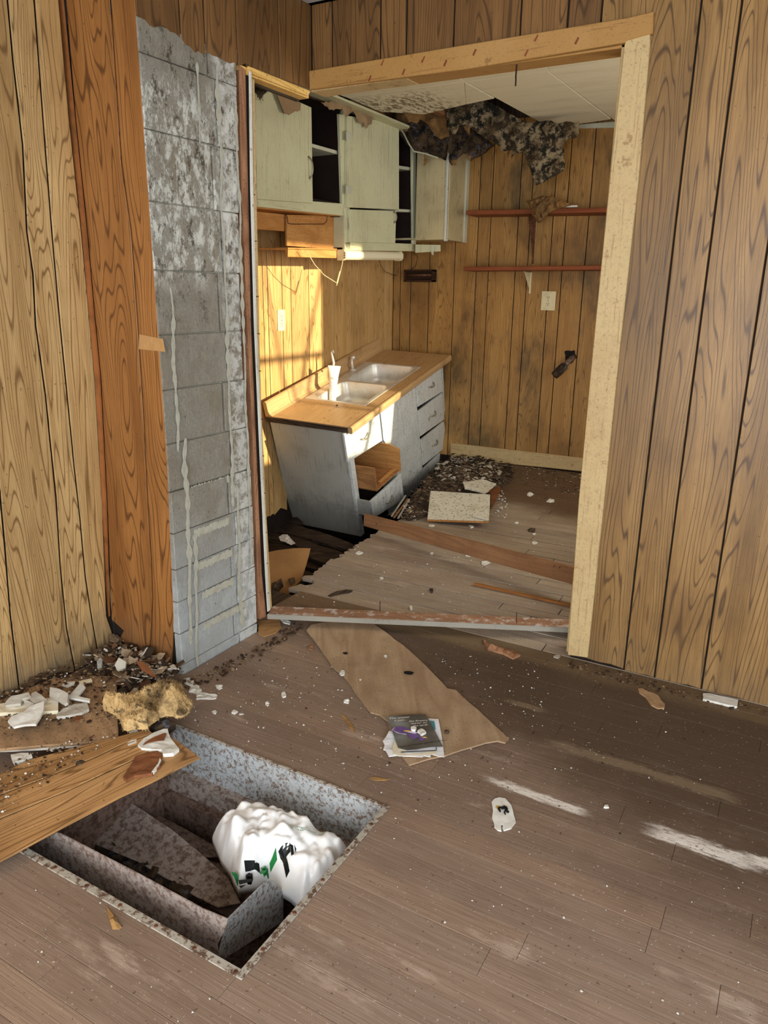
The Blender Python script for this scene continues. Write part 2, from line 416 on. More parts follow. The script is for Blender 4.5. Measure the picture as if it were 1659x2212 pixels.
def chimney_mat():
    g = G('whitewashed_concrete_block', .95, .15); pos = g.pos()
    sep = g.n('SeparateXYZ'); g.put(sep.inputs[0], pos)
    c = g.mix(g.noise(pos, 190, 4, .75), (98, 94, 84), (166, 160, 146))
    c = g.mix(g.math('MULTIPLY', g.step(g.noise(pos, 5, 6, .65), .42, .65), .55), c, (122, 112, 92))
    # whitewash left in two bands higher up and towards the foot
    z = sep.outputs[2]
    up_ = g.math('MULTIPLY', g.step(z, 1.28, 1.40), g.step(z, 1.84, 1.96, True))
    lo_ = g.step(z, .75, .15, False)
    patch = g.step(g.noise(g.map(pos, (1, 1.6, .9)), 13, 10, .86), .46, .55)
    c = g.mix(g.math('MULTIPLY', g.math('MULTIPLY', up_, patch), .85), c, (204, 204, 194))
    lowz = g.step(g.math('ADD', z, g.math('MULTIPLY', g.noise(pos, 6, 6, .7), .5)), .30, 1.0, True)
    c = g.mix(g.math('MULTIPLY', lowz, .55), c, (186, 194, 196))  # whitewash at the foot, with bluish sky light painted in
    e = g.math('MULTIPLY', g.step(sep.outputs[1], -.56, -.52), g.step(g.noise(pos, 22, 8, .75), .42, .55))
    c = g.mix(g.math('MULTIPLY', e, .7), c, (206, 206, 200))
    # brown soot blotches, small dark pits
    c = g.mix(g.math('MULTIPLY', g.math('MULTIPLY', g.step(g.noise(g.map(pos, (1, 1, .6)), 21, 9, .84), .53, .60), g.step(z, .9, 1.5)), .85), c, (62, 50, 36))
    c = g.mix(g.math('MULTIPLY', g.step(g.noise(pos, 60, 3, .6), .68, .72), .7), c, (52, 44, 36))
    g.bump(g.math('ADD', g.noise(pos, 260, 3, .8), g.math('MULTIPLY', patch, .5)), .6, .003)
    return g.out(c)
M['block'] = chimney_mat()
M['mortar'] = plain('pale_mortar', (170, 168, 152), 1, var=.3, scale=40, c2=(146, 140, 124), bump=.8, bscale=150)
def rust_metal(name, base, rust, amt=.5, metal=.5, scale=18):
    g = G(name, .55, .4, metal); pos = g.pos()
    n_ = g.noise(pos, scale, 8, .78)
    m = g.step(n_, .60-amt*.25, .70-amt*.25)
    c = g.mix(m, base, rust)
    c = g.mix(g.math('MULTIPLY', g.step(g.noise(pos, 60, 6, .7), .5, .6), .35), c, tuple(x*.45 for x in rust))
    g.bump(n_, .3, .002)
    return g.out(c, g.math('MULTIPLY_ADD', m, .3, .5))
M['galv'] = rust_metal('galvanised_speckled', (188, 192, 192), (124, 104, 90), .45, .3, 85)
M['rustpan'] = rust_metal('brown_rusted_steel', (168, 154, 144), (120, 98, 86), .5, .2, 48)
M['rustdark'] = rust_metal('dark_rusted_steel', (128, 106, 94), (88, 66, 54), .5, .2, 40)
M['rim'] = rust_metal('flaking_white_rim', (178, 172, 158), (112, 84, 64), .5, .2, 60)
M['rivet'] = rust_metal('rust_rivet', (110, 74, 52), (80, 48, 34), .5, .3, 60)

def ceil_mat():
    g = G('fibreboard_tile', .85, .2); pos = g.pos()
    c = g.mix(g.math('MULTIPLY', g.step(g.noise(g.map(pos, (2, 8, 1)), 1.5, 6, .6), .45, .75), .35), (228, 222, 196), (190, 180, 146))
    sep = g.n('SeparateXYZ'); g.put(sep.inputs[0], pos)
    near = g.step(g.math('ADD', g.math('MULTIPLY', sep.outputs[0], 1.0), g.math('MULTIPLY', g.noise(pos, 8, 5, .7), .5)), -.05, .25, True)
    nearh = g.math('MULTIPLY', near, g.step(sep.outputs[1], 1.15, 1.35))
    m = g.math('MULTIPLY', nearh, g.step(g.noise(g.map(pos, (30, 12, 1)), 1.6, 6, .75), .48, .54))
    c = g.mix(g.math('MULTIPLY', m, .85), c, (104, 84, 58))
    return g.out(c)
M['tile'] = ceil_mat()
def mould_mat(name, light, dark, blue=False, thr=.5):
    g = G(name, .95, .15); pos = g.pos()
    n_ = g.noise(pos, 20, 8, .8)
    c = g.mix(g.step(n_, thr-.05, thr+.05), light, dark)
    c = g.mix(g.math('MULTIPLY', g.step(g.noise(pos, 7, 6, .7), .45, .6), .6), c, (84, 66, 46))
    if blue: c = g.mix(g.math('MULTIPLY', g.step(g.noise(pos, 16, 7, .75), .55, .64), .6), c, (96, 112, 140))
    g.bump(g.noise(pos, 70, 6, .8), 1, .006); return g.out(c)
M['mould'] = mould_mat('mouldy_ceiling_sheet', (150, 134, 106), (34, 34, 30), False, .48)
M['insul_dark'] = mould_mat('dark_glass_wool', (84, 68, 50), (26, 26, 28), True, .5)
M['insul_tan'] = mould_mat('brown_glass_wool', (148, 112, 68), (70, 52, 34), False, .62)
M['insul_yel'] = mould_mat('yellow_glass_wool', (222, 186, 128), (112, 92, 66), False, .56)
def island_mat(name, stops, rough=.9):
    g = G(name, rough, .2); c = g.ramp(g.island(), stops, 'CONSTANT'); pos = g.pos()
    c = g.mix(g.math('MULTIPLY', g.step(g.noise(pos, 60, 5, .7), .45, .65), .4), c, (60, 48, 36)); return g.out(c)
M['debris'] = island_mat('mixed_debris', [(0, (60, 47, 36)), (.2, (92, 74, 58)), (.4, (134, 114, 90)), (.58, (176, 156, 128)), (.72, (104, 72, 50)), (.8, (214, 206, 190))])
M['debris_dark'] = island_mat('dark_debris', [(0, (44, 34, 26)), (.3, (66, 50, 38)), (.55, (92, 74, 56)), (.8, (120, 100, 78)), (.93, (190, 178, 156))])
M['debris_pale'] = island_mat('pale_debris', [(0, (196, 184, 162)), (.3, (160, 142, 118)), (.55, (216, 208, 194)), (.8, (120, 100, 80))])
M['crumb_w'] = island_mat('white_crumbs', [(0, (226, 224, 216)), (.5, (206, 198, 182)), (.8, (170, 150, 124))])
M['crumb_b'] = island_mat('brown_crumbs', [(0, (58, 42, 30)), (.4, (92, 68, 48)), (.75, (134, 108, 78))])
M['dirt'] = plain('dirt_mound', (96, 78, 60), 1, var=.5, scale=25, c2=(44, 34, 26), bump=1, bscale=90)
def tilefallen():
    g = G('fallen_tile_face', .8, .25); pos = g.pos()
    c = g.mix(g.math('MULTIPLY', g.step(g.noise(pos, 8, 6, .7), .45, .7), .4), (222, 218, 200), (170, 158, 122))
    c = g.mix(g.math('MULTIPLY', g.step(g.noise(pos, 75, 4, .7), .57, .61), .8), c, (58, 52, 36)); return g.out(c)
M['tilefallen'] = tilefallen()
def counter_mat(name='woodgrain_laminate'):
    g = G(name, .38, .45); uv, n1, ring, fib = grain_fac(g, 1.0, 16, 8, .4); pos = g.pos()
    c = g.mix(g.math('MULTIPLY', ring, .5), (200, 164, 116), (174, 136, 92))
    c = g.mix(g.math('MULTIPLY', g.step(g.noise(pos, 6, 6, .7), .5, .7), .5), c, (142, 110, 76))
    c = g.mix(g.math('MULTIPLY', g.step(g.noise(pos, 170, 5, .75), .60, .66), .6), c, (78, 58, 38)); return g.out(c)
M['counter'] = counter_mat()
def steel():
    g = G('stainless_steel', .35, .5, .45); pos = g.pos()
    c = g.mix(g.math('MULTIPLY', g.step(g.noise(pos, 10, 5, .65), .45, .7), .5), (226, 224, 216), (184, 174, 152))
    return g.out(c, g.math('MULTIPLY_ADD', g.noise(g.map(pos, (1, 1, 20)), 6, 4, .6), .25, .30))
M['steel'] = steel()
def glossy_white(name, c, rough, trans=0, c2=None):
    g = G(name, rough, .5); pos = g.pos()
    cc = g.mix(g.math('MULTIPLY', g.step(g.noise(pos, 15, 4, .6), .5, .75), .4), c, c2 or c)
    g.b.inputs['Transmission Weight'].default_value = trans; return g.out(cc)
M['bag'] = glossy_white('white_plastic_bag', (244, 244, 242), .3, 0, (232, 222, 200))
M['bottle'] = glossy_white('white_bottle', (244, 242, 232), .4)
M['diffuser'] = glossy_white('milky_diffuser', (236, 228, 196), .35)
M['ink_green'] = plain('green_print', (40, 128, 66), .4, var=0, bump=0)
M['ink_black'] = plain('black_print', (20, 24, 22), .4, var=0, bump=0)
M['ink_white'] = plain('white_print', (236, 234, 228), .5, var=0, bump=0)
M['ink_grey'] = plain('grey_print', (120, 112, 100), .5, var=0, bump=0)
M['paper'] = plain('white_paper', (230, 232, 236), .7, var=.2, scale=10, c2=(212, 196, 160), bump=0)
M['paper_y'] = plain('cream_paper', (222, 210, 176), .7, var=.3, scale=20, c2=(236, 234, 226), bump=0)
M['teal'] = plain('teal_print', (70, 140, 150), .5, bump=0)
M['purple'] = plain('purple_iris_print', (112, 84, 140), .45, var=.4, scale=40, c2=(70, 50, 100), bump=0)
M['iris_y'] = plain('yellow_iris_print', (216, 178, 90), .45, bump=0)
M['lilac'] = plain('pale_lilac_print', (206, 190, 214), .45, bump=0)
def cover_mat():
    g = G('grey_glossy_cover', .35, .5); pos = g.pos()
    c = g.ramp(g.noise(pos, 9, 3, .5), [(.3, (70, 66, 60)), (.5, (92, 88, 80)), (.7, (130, 132, 128))]); return g.out(c)
M['cover'] = cover_mat()
M['tape'] = glossy_white('brown_packing_tape', (176, 134, 84), .25)

# ------------------------------------------------------------------ the ground below and outer shell
KX0, KX1, KY1 = -1.0, 2.25, 2.45
CH = 2.31
def struct(o): o['kind'] = 'structure'; return o
b = Bd().box(-2.2, 4.2, -5.2, 3.2, -.62, -.55)
struct(b.build('ground', M['soil']))
struct(Bd().box(-1.25, -1.12, -4.5, 2.7, -.6, -.03).box(3.42, 3.55, -4.5, 2.7, -.6, -.03).box(-1.25, 3.55, 2.56, 2.7, -.6, -.03).box(-1.25, 3.55, -4.6, -4.42, -.6, -.03).build('foundation', M['soil']))
def wall_core(name, boxes, mat='backing'):
    b = Bd()
    for x in boxes: b.box(*x)
    return struct(b.build(name, M[mat], None))
BJ = 1.145          # right side of the opening in the right wall
HZ = 2.03
# right wall (the plane y=0), its core set back behind the paneling
w_right = wall_core('wall_right', [(BJ+.004, 3.4, .006, .10, -.02, CH), (-.09, BJ+.004, .006, .10, HZ+.09, CH)])
w_upper = wall_core('wall_left_upper', [(-.10, -.006, -.46, .006, HZ+.075, CH), (-.33, -.012, -.846, -.46, 2.06, CH)])
w_left = wall_core('wall_left', [(-.47, -.352, -4.3, -.84, -.02, CH)])
w_box = wall_core('wall_left_return', [(-.345, -.30, -.838, -.80, .02, 2.06), (-.345, -.034, -.8405, -.8385, .02, 2.06)])
wall_core('wall_rear', [(-.47, .7, -4.4, -4.3, 0, CH), (3.1, 3.5, -4.4, -4.3, 0, CH), (.7, 3.1, -4.4, -4.3, 2.15, CH)], 'pan_right')
wall_core('wall_front_room_side', [(3.4, 3.5, -4.3, -3.45, 0, CH), (3.4, 3.5, -2.4, .1, 0, CH), (3.4, 3.5, -3.45, -2.4, 2.1, CH)], 'pan_right')
w_kl = wall_core('wall_kitchen_left', [(-1.10, -1.008, -.50, 2.55, -.25, 2.45)])
w_kb = wall_core('wall_kitchen_back', [(-1.10, 2.35, 2.458, 2.55, 0, 2.45)])
WY0, WY1, WZ0, WZ1 = .62, 1.450, .90, 2.125
wall_core('wall_kitchen_right', [(KX1, KX1+.1, .1, WY0, 0, 2.45), (KX1, KX1+.1, WY1, 2.458, 0, 2.45), (KX1, KX1+.1, WY0, WY1, 0, WZ0), (KX1, KX1+.1, WY0, WY1, WZ1, 2.45)], 'pan_kback')
wall_core('wall_kitchen_near', [(-1.008, -.34, -.50, -.46, -.25, 2.45)], 'pan_kleft')
# kitchen window frame in the unseen right wall
wf = struct(Bd().box(KX1+.02, KX1+.07, WY0, WY0+.04, WZ0, WZ1).box(KX1+.02, KX1+.07, WY1-.001, WY1+.04, WZ0, WZ1)
            .box(KX1+.02, KX1+.07, WY0, WY1, WZ0-.03, WZ0+.005).box(KX1+.03, KX1+.06, WY0, WY1, 1.50, 1.535).build('unseen_window_1', M['cream']))
b = Bd().tube([(3.3, .9, .6), (3.32, 1.12, 1.2), (3.25, 1.25, 1.7), (3.3, 1.50, 2.4)], [.03, .022, .018, .012])
b.tube([(3.32, 1.13, 1.2), (3.3, 1.0, 1.6), (3.35, .88, 2.1), (3.3, .8, 2.5)], [.02, .014, .01, .008])
tag(b.build('bare_branch', M['rot']), 'thin bare branch standing outside the unseen kitchen window', 'branch')
# ceilings
struct(Bd().box(-.47, 3.5, -4.4, .03, CH, CH+.05).build('ceiling', plain('white_ceiling', (176, 172, 164), .9)))

# ------------------------------------------------------------------ paneling boards, one object per board between grooves
GAP = .0029
def board(name_parent, face_ax, face, poly, th, mat, bevel=.0012):
    e = V((0, 0, 0)); e[face_ax] = th
    P = []
    for p in poly:
        q = V((0, 0, 0)); q[face_ax] = face; q[1-face_ax] = p[0]; q.z = p[1]; P.append(q)
    return part('panel_board', Bd().prism(P, e), mat, name_parent, bevel=bevel)
def strip_poly(x0, x1, z0, z1, x0b=None, x1b=None):
    return [(x0+GAP, z0), (x1-GAP, z0), (x1-GAP, z1), (x0+GAP, z1)]
# right wall: above the header, and from the jamb on
xs_top = [.0, .09, .292, .395, .574, .807, .96, 1.064]
hz_at = lambda x: 2.03+.055      # top of casing minus a little, boards run behind it
for a, c in zip(xs_top[:-1], xs_top[1:]): board(w_right, 1, 0, strip_poly(a, c, HZ+.05, CH), .006, M['pan_head'])
xr = [(1.064, .001), (1.348, 1), (1.4555, 1), (1.612, 1), (1.84, 1), (1.96, 1), (2.2, 1), (2.35, 1), (2.6, 1), (2.85, 1), (3.1, 1), (3.4, 1)]
for (a, _), (c, _) in zip(xr[:-1], xr[1:]):
    if a < 1.1:
        zb = .012
        P = [(BJ+.02, zb), (c-GAP, zb-.004), (c-GAP, CH), (a+GAP, CH), (a+GAP, HZ+.05), (BJ+.02, HZ+.05)]
    else: P = strip_poly(a, c, .004 if a < 1.9 else 0, CH)
    r_ = random.Random(int(a*99))
    bot = [(P[0][0]+(P[1][0]-P[0][0])*t, P[0][1]+r_.uniform(-.004, .004)) for t in (.25, .5, .75)]
    board(w_right, 1, 0, [P[0]]+bot+P[1:], .006, M['pan_right'])
# left upper wall (plane x=0): ragged bottoms over the chimney, straight over the header
ys = [-.846, -.677, -.572, -.421, -.197, .0]
edge = [(-.846, 2.045), (-.80, 2.03), (-.74, 2.045), (-.677, 2.03), (-.62, 2.005), (-.572, 2.015), (-.52, 2.02), (-.46, 2.015), (-.421, 2.02), (-.38, 2.035), (-.358, 2.03), (-.197, 2.032), (0, 2.036)]
for a, c in zip(ys[:-1], ys[1:]):
    bot = [(y, z) for y, z in edge if a-.001 <= y <= c+.001]
    if a < -.43: bot2 = []
    r_ = random.Random(int(a*-99)); bb = []
    for (y0, z0), (y1, z1) in zip(bot[:-1], bot[1:]):
        bb.append((y0, z0))
        if a < -.40:
            for t in (.3, .62): bb.append((y0+(y1-y0)*t, z0+(z1-z0)*t+r_.uniform(-.006, .006)))
    bb.append(bot[-1])
    bb[0] = (bb[0][0]+GAP, bb[0][1]); bb[-1] = (bb[-1][0]-GAP, bb[-1][1])
    board(w_upper, 0, 0, bb+[(c-GAP, CH), (a+GAP, CH)], -.006, M['pan_head'])
# left wall (plane x=-.345): buckled boards with wandering grooves
LWN = (1, 0, -.031)
def lw(pts): return [(UP(u, v, (-.345, 0, 0), LWN).y, UP(u, v, (-.345, 0, 0), LWN).z) for u, v in pts]
def lboard(poly): return part('panel_board', Bd().prism([V((-.345+.031*z, y, z)) for y, z in poly], (-.006, 0, 0)), M['pan_left'], w_left, bevel=.001)
g1 = lw([(13, -60), (28, 120), (50, 312), (59, 500), (72, 590), (78, 703), (99, 852), (109, 952), (122, 1074), (131, 1223), (145, 1359), (163, 1449)])
g2 = lw([(72, -60), (92, 230), (113, 500), (131, 703), (149, 884), (160, 997), (174, 1124), (185, 1246), (199, 1336), (214, 1420)])
g0 = lw([(-60, 500), (-25, 850), (0, 1056), (11, 1178), (23, 1327), (43, 1494)])
g3 = lw([(122, -60), (150, 250), (177, 500), (194, 681), (206, 816), (222, 1088), (231, 1330), (250, 1385)])
g0 = [(g0[0][0]+.0, CH)]+g0
def top_fix(g_): g_[0] = (g_[0][0], CH); return g_
g1, g2, g3 = map(top_fix, (g1, g2, g3))
ex = lambda gl: gl+[]
gm = [(-1.42, CH), (-1.42, .0)]; gn_ = [(-1.6, CH), (-1.6, 0)]
def between(gl, gr):     # gl further from corner (smaller y)
    return [(y+GAP*1.2, z) for y, z in gl]+[(y-GAP*1.2, z) for y, z in gr[::-1]]
for gl, gr in ((gn_, gm), (gm, g0), (g0, g1), (g1, g2), (g2, g3)): lboard(between(gl, gr))
yy = -1.6
while yy > -4.25:
    lboard(strip_poly(yy-.2, yy, 0, CH)); yy -= .2
# corner moulding in the inside corner
b = Bd().prism([U(u, v, 1, -.848) for u, v in [(124, -40), (152, 250), (180, 500), (196, 681), (208, 816), (224, 1088), (231, 1338), (238, 1338), (231, 1088), (217, 816), (204, 681), (188, 500), (162, 250), (134, -40)]], (0, -.007, 0))
struct(b.build('trim_1', M['trim_or'], None))
# return of the chimney breast (plane y=-.847)
def bw(pts): return [(U(u, v, 1, -.847).x, U(u, v, 1, -.847).z) for u, v in pts]
h0 = bw([(134, -40), (162, 250), (188, 500), (204, 681), (217, 816), (231, 1088), (240, 1338), (266, 1362), (258, 1378), (270, 1395), (262, 1408)])
h1 = bw([(237, -40), (262, 354), (283, 500), (290, 600), (301, 760), (310, 900), (318, 1080), (326, 1200), (329, 1292), (325, 1380), (320, 1428)])
h2 = bw([(298, -40), (304, 40), (335, 500), (355, 771), (362, 997), (373, 1268), (376, 1336), (371, 1446)])
for h_ in (h0, h1, h2): h_[0] = (h_[0][0], CH)
h0[0] = (-.280, CH)
h2 = [(min(x, -.001), z) for x, z in h2]
for gl, gr in ((h0, h1), (h1, h2)):
    P = [(x+GAP, z) for x, z in gl]+[(x-GAP, z) for x, z in gr[::-1]]
    board(w_box, 1, -.847, P, .006, M['pan_box'], .001)
# piece of brown packing tape and a paler patch high up
tb = thing('packing_tape_strip', 'crumpled strip of shiny brown packing tape on the orange paneling edge', 'tape', U(326, 740, 1, -.85))
bt = chunk([U(u, v, 1, -.8475) for u, v in [(301, 722), (352, 732), (357, 760), (300, 754)]], (0, -1, 0), .0012, .0015, 60, cell=.012)
part('tape', bt, M['tape'], tb)

# kitchen walls
kb = [U(u, 700, 1, 2.45).x for u in (848, 863, 885, 924, 977, 1023, 1049, 1106, 1131, 1178, 1205, 1252, 1300)]
x = kb[-1]
while x < 2.25:
    x += (.10, .19, .15)[len(kb) % 3]; kb.append(min(x, 2.26))
for a, c in zip(kb[:-1], kb[1:]): board(w_kb, 1, 2.45, strip_poly(a, c, .15, 2.40), .006, M['pan_kback'])
kl = [U(u, 650, 0, -1.0).y for u in (569, 579, 610, 629, 667.5, 695, 723, 760, 791, 802, 831)]
kl = [-.46, -.3, -.12, .05, .28, .48, .66, .82]+kl+[2.45]
kl = sorted(kl)
for a, c in zip(kl[:-1], kl[1:]):
    if c-a > .02:
        r_ = random.Random(int(a*100)); zb = -.02 if a < 1.0 else .1
        P = [(a+GAP, zb+r_.uniform(-.03, .03)), ((a+c)/2, zb+r_.uniform(-.03, .03)), (c-GAP, zb+r_.uniform(-.03, .03)), (c-GAP, 2.36), (a+GAP, 2.36)]
        board(w_kl, 0, -1.0, P, -.006, M['pan_kleft'])
# kitchen back baseboard
b = px_slab([(973, 957), (1261, 990), (1340, 999), (1340, 1030), (1258, 1018), (974, 990)], 1, 2.432, .018)
struct(b.build('baseboard_back', M['cream'], grain=(1, 0, 0), bevel=.002))
b = px_slab([(1180, 270), (1250, 269), (1345, 261), (1345, 275), (1250, 277), (1180, 281)], 1, 2.43, .02)
struct(b.build('trim_2', M['cab_shelf'], grain=(1, 0, 0)))

# ------------------------------------------------------------------ casings of the corner opening
casing = thing('opening_casing', 'cream painted door casing around the right side of the kitchen opening', 'door casing', (BJ, 0, 0))
casing['kind'] = 'structure'; casing.name = 'door_1'
# right jamb board
b = px_slab([(1353, 80), (1404, 72), (1404, 95), (1379, 390), (1340, 740), (1302, 1110), (1269, 1421), (1226, 1415), (1250, 1080), (1282, 740), (1318, 380), (1348, 100)], 1, -.018, .018)
part('jamb_board', b, M['cream'], casing, bevel=.002)
b = Bd().box(BJ-.012, BJ+.006, 0, .10, .02, HZ+.02)
part('jamb_lining', b, M['cream'], casing, bevel=.002)
b = px_slab([(667, 153), (1355, 38), (1412, 24), (1410, 72), (1353, 88), (1351, 92), (1000, 150), (668, 193)], 1, -.020, .020)
part('header_board', b, M['cream_tan'], casing, grain=(1, 0, 0), bevel=.002)
b = Bd().box(-.006, .40, 0, .09, 2.03, 2.05); part('header_lining', b, M['cream'], casing, grain=(1, 0, 0), bevel=.002)
b = Bd().box(.403, BJ, 0, .09, 2.03, 2.05); part('header_lining', b, M['cream_tan'], casing, grain=(1, 0, 0), bevel=.002)
for k, (u, v) in enumerate(((825, 135), (871, 155), (913, 128), (961, 136), (1024, 113), (1136, 114), (1157, 82), (798, 169), (1245, 88))):
    rr = random.Random(k); c_ = U(u, v, 1, -.0202); P = [c_+V((.003+rr.uniform(0, .004), 0, .010)), c_+V((.009, 0, .006)), c_+V((0, 0, -.011)), c_+V((-.006, 0, -.007))]
    part('dark_chip', Bd().prism(P, (0, -.0006, 0)), M['redshelf'], casing)
b = Bd()
P0 = U(1116, 150, 1, .02); b.tube([P0+V((0, 0, .03)), P0+V((0, -.004, -.02)), P0+V((.004, -.012, -.032)), P0+V((.002, -.006, -.05))], .0028, 6)
part('hook', b, M['nail'], casing)
# left header lining: lumber with reflected light painted in as yellow, bottom and lower room-side lip
hd = struct(Bd().prism([(-.005, -.36, 2.012), (-.005, -.02, 2.012), (-.005, 0, 2.032), (-.005, -.36, 2.032)], (-.010, 0, 0)).box(-.058, -.015, -.40, .0, 2.008, 2.03).build('trim_3', M['lit_yellow'], grain=(0, 1, 0), bevel=.0015))
# dark underside timber along the header
struct(Bd().box(-.075, -.060, -.42, .0, 2.003, 2.05).build('trim_4', M['rot'], grain=(0, 1, 0)))

# left side of the opening: stud, flaking white stop
stud = px_slab([(517, 140), (531, 150), (537, 420), (543, 700), (556, 1000), (566, 1240), (576, 1332), (562, 1338), (556, 1210), (546, 925), (535, 700), (522, 400)], 0, -.012, -.085)
struct(stud.build('door_2', M['raw_pink'], bevel=.002))
d2 = bpy.data.objects['door_2']
b = px_slab([(539, 152), (544, 157), (547, 380), (555, 700), (568, 1000), (579, 1240), (584, 1318), (579, 1322), (574, 1240), (563, 1000), (550, 700), (542, 400)], 0, .002, -.005)
part('stop_strip', b, M['white_edge'], d2, bevel=.001)
b = px_slab([(546, 170), (550, 172), (556, 500), (564, 860), (575, 1100), (588, 1318), (584, 1320), (570, 1100), (558, 860), (550, 500)], 0, -.02, -.07)
part('inner_strip', b, M['cream'], d2, bevel=.001)
part('gap_shade', px_slab([(526, 150), (541, 155), (547, 420), (554, 700), (567, 1000), (577, 1240), (584, 1322), (572, 1332), (560, 1240), (550, 1000), (538, 700), (530, 420)], 0, -.022, -.01), M['backing'], d2)  # dark strip filling the gap, its shade painted as colour
r_ = random.Random(4)
for v in (420, 520, 640, 720, 800, 905, 985, 1065, 1150, 1215, 1280):
    p = U(540+(v-400)*.036, v, 0, -.012); b = Bd().tube([p+V((-.01, 0, 0)), p+V((.018, .004, .002*r_.uniform(-1, 1)))], .0016, 5)
    part('nail', b, M['nail'], d2)

# ------------------------------------------------------------------ chimney of concrete blocks
chim = thing('chimney', 'bare whitewashed concrete block chimney beside the kitchen opening', 'chimney', (-.15, -.65, -.02))
xl = -.335
def ch_y_right(z):   # right edge bows with the photo
    tab = [(-.05, -.431), (.2, -.425), (.45, -.43), (.8, -.44), (1.18, -.455), (1.5, -.45), (2.05, -.425)]
    for (z0, y0), (z1, y1) in zip(tab[:-1], tab[1:]):
        if z <= z1: return y0+(y1-y0)*(z-z0)/(z1-z0)
    return -.425
core = Bd().box(xl+.045, -.012, -.836, -.45, -.10, 2.06); part('mortar_core', core, M['mortar'], chim)
zc = [-.10, .035, .155, .275, .395, .525, .67, .83, 1.005, 1.177, 1.37, 1.565, 1.76, 1.955, 2.045]
r_ = random.Random(7)
for i, (z0, z1) in enumerate(zip(zc[:-1], zc[1:])):
    if z1-z0 < .02: continue
    ysplit = -.535 if i % 2 == 0 else -.565
    yl = -.846
    for (y0, y1) in ((yl, ysplit-.004), (ysplit+.004, ch_y_right((z0+z1)/2))):
        dx = r_.uniform(-.003, .003)
        gj = .0010 if z0 < 1.2 else .0005; P = [V((0+dx, y0, z0+gj)), V((dx, y1, z0+.002)), V((dx, y1+r_.uniform(-.004, .004), (z0+z1)/2)), V((dx, y1, z1-.002)), V((dx, y0, z1-.002))]
        part('block', Bd().prism(P, (-.03, 0, 0)), M['block'], chim, bevel=.0025)
# smeared mortar runs down the face
def run(y0, y1, z0, z1, seed, wd=.012):
    r = random.Random(seed); L = []; R_ = []; n = int((z1-z0)/.009)
    for i in range(n+1):
        z = z0+(z1-z0)*i/n; yc = y0+(y1-y0)*i/n+noise.noise(V((seed, z*6, 0)))*.012
        h = wd*(.3+1.6*abs(noise.noise(V((seed+9, z*17, 3)))))*(.3 if i in (0, n) else 1)
        xo = .0015+(seed % 9)*.0004; L.append(V((xo, yc-h, z))); R_.append(V((xo, yc+h, z)))
    return Bd().prism(L+R_[::-1], (.0016, 0, 0))
for a in ((-.79, -.79, 1.02, 1.32, 1, .008), (-.80, -.79, .80, 1.16, 2, .012), (-.80, -.765, .10, .84, 3, .016), (-.775, -.75, .0, .5, 31, .012), (-.545, -.525, .55, 2.0, 4, .010), (-.53, -.52, .06, .62, 5, .012), (-.455, -.445, .3, 1.9, 6, .009), (-.62, -.62, 1.75, 1.98, 8, .006)):
    part('mortar_run', run(a[0], a[1], a[2], a[3], a[4], a[5]), M['mortar'], chim)
for k, (zz, y0, y1) in enumerate(((.655, -.75, -.56), (.50, -.75, -.57), (.375, -.74, -.56), (.26, -.73, -.56), (.14, -.73, -.5))):
    r = random.Random(k); T = []; B_ = []
    for i in range(41):
        y = y0+(y1-y0)*i/40; T.append(V((.001, y, zz+.012+r.uniform(-.004, .006)))); B_.append(V((.001, y, zz-.012+r.uniform(-.006, .004))))
    part('mortar_joint', Bd().prism(T+B_[::-1], (.0012, 0, 0)), M['mortar'], chim)

# ------------------------------------------------------------------ floors
RW = .0760
HX0, HX1, HY0, HY1 = .20, .967, -1.676, -1.098     # furnace opening
fl = bpy.data.objects.new('floor', None); link(fl); fl['kind'] = 'structure'; fl.location = (1, -1, 0)
r = random.Random(11)
def plank_seg(x0, x1, y0, y1, z, mat, parent, tilt=0, ragL=0):
    g = .0004; b = Bd()
    if ragL:
        rr = random.Random(int(y0*1000)); P = [V((x0+rr.uniform(-.02, .02), y0+g, z)), V((x1-g, y0+g, z+tilt)), V((x1-g, y1-g, z+tilt)), V((x0+rr.uniform(-.02, .02), y1-g, z)), V((x0+rr.uniform(-.03, .03), (y0+y1)/2+.008, z)), V((x0+rr.uniform(-.03, .03), (y0+y1)/2-.008, z))]
    else: P = [V((x0+g, y0+g, z)), V((x1-g, y0+g, z+tilt)), V((x1-g, y1-g, z+tilt)), V((x0+g, y1-g, z))]
    b.prism(P, (0, 0, -.018)); return part('plank', b, mat, parent, grain=(1, 0, 0), bevel=.0005)
y = 0.0
rows = []
while y > -2.12: rows.append((y-RW, y)); y -= RW
for i, (y0, y1) in enumerate(rows):
    ranges = [(-.345, 3.4)] if y0 < -.84 else [(0.005, 3.4)] if y0 < -.44 else [(-.10, 3.4)]
    if y1 > HY0-.001 and y0 < HY1+.001:
        ranges = [(-.345, HX0), (HX1, 3.4)]
    if y0 < HY0 < y1: plank_seg(HX0, HX1, y0, HY0-.001, 0, M['floor'], fl)
    if y0 < HY1 < y1: plank_seg(HX0, HX1, HY1+.001, y1, 0, M['floor'], fl)
    for (a, c) in ranges:
        if a == -.345 and c == HX0: cuts = [a, c]
        else:
            cuts = [a]; q = a+r.uniform(.35, .95)
            while q < 2.3: cuts.append(q); q += r.uniform(.6, 1.1)
            cuts.append(c)
        for p, q in zip(cuts[:-1], cuts[1:]): plank_seg(p, q, max(y0, y0), y1, r.uniform(-.0003, .0003), M['floor'], fl)
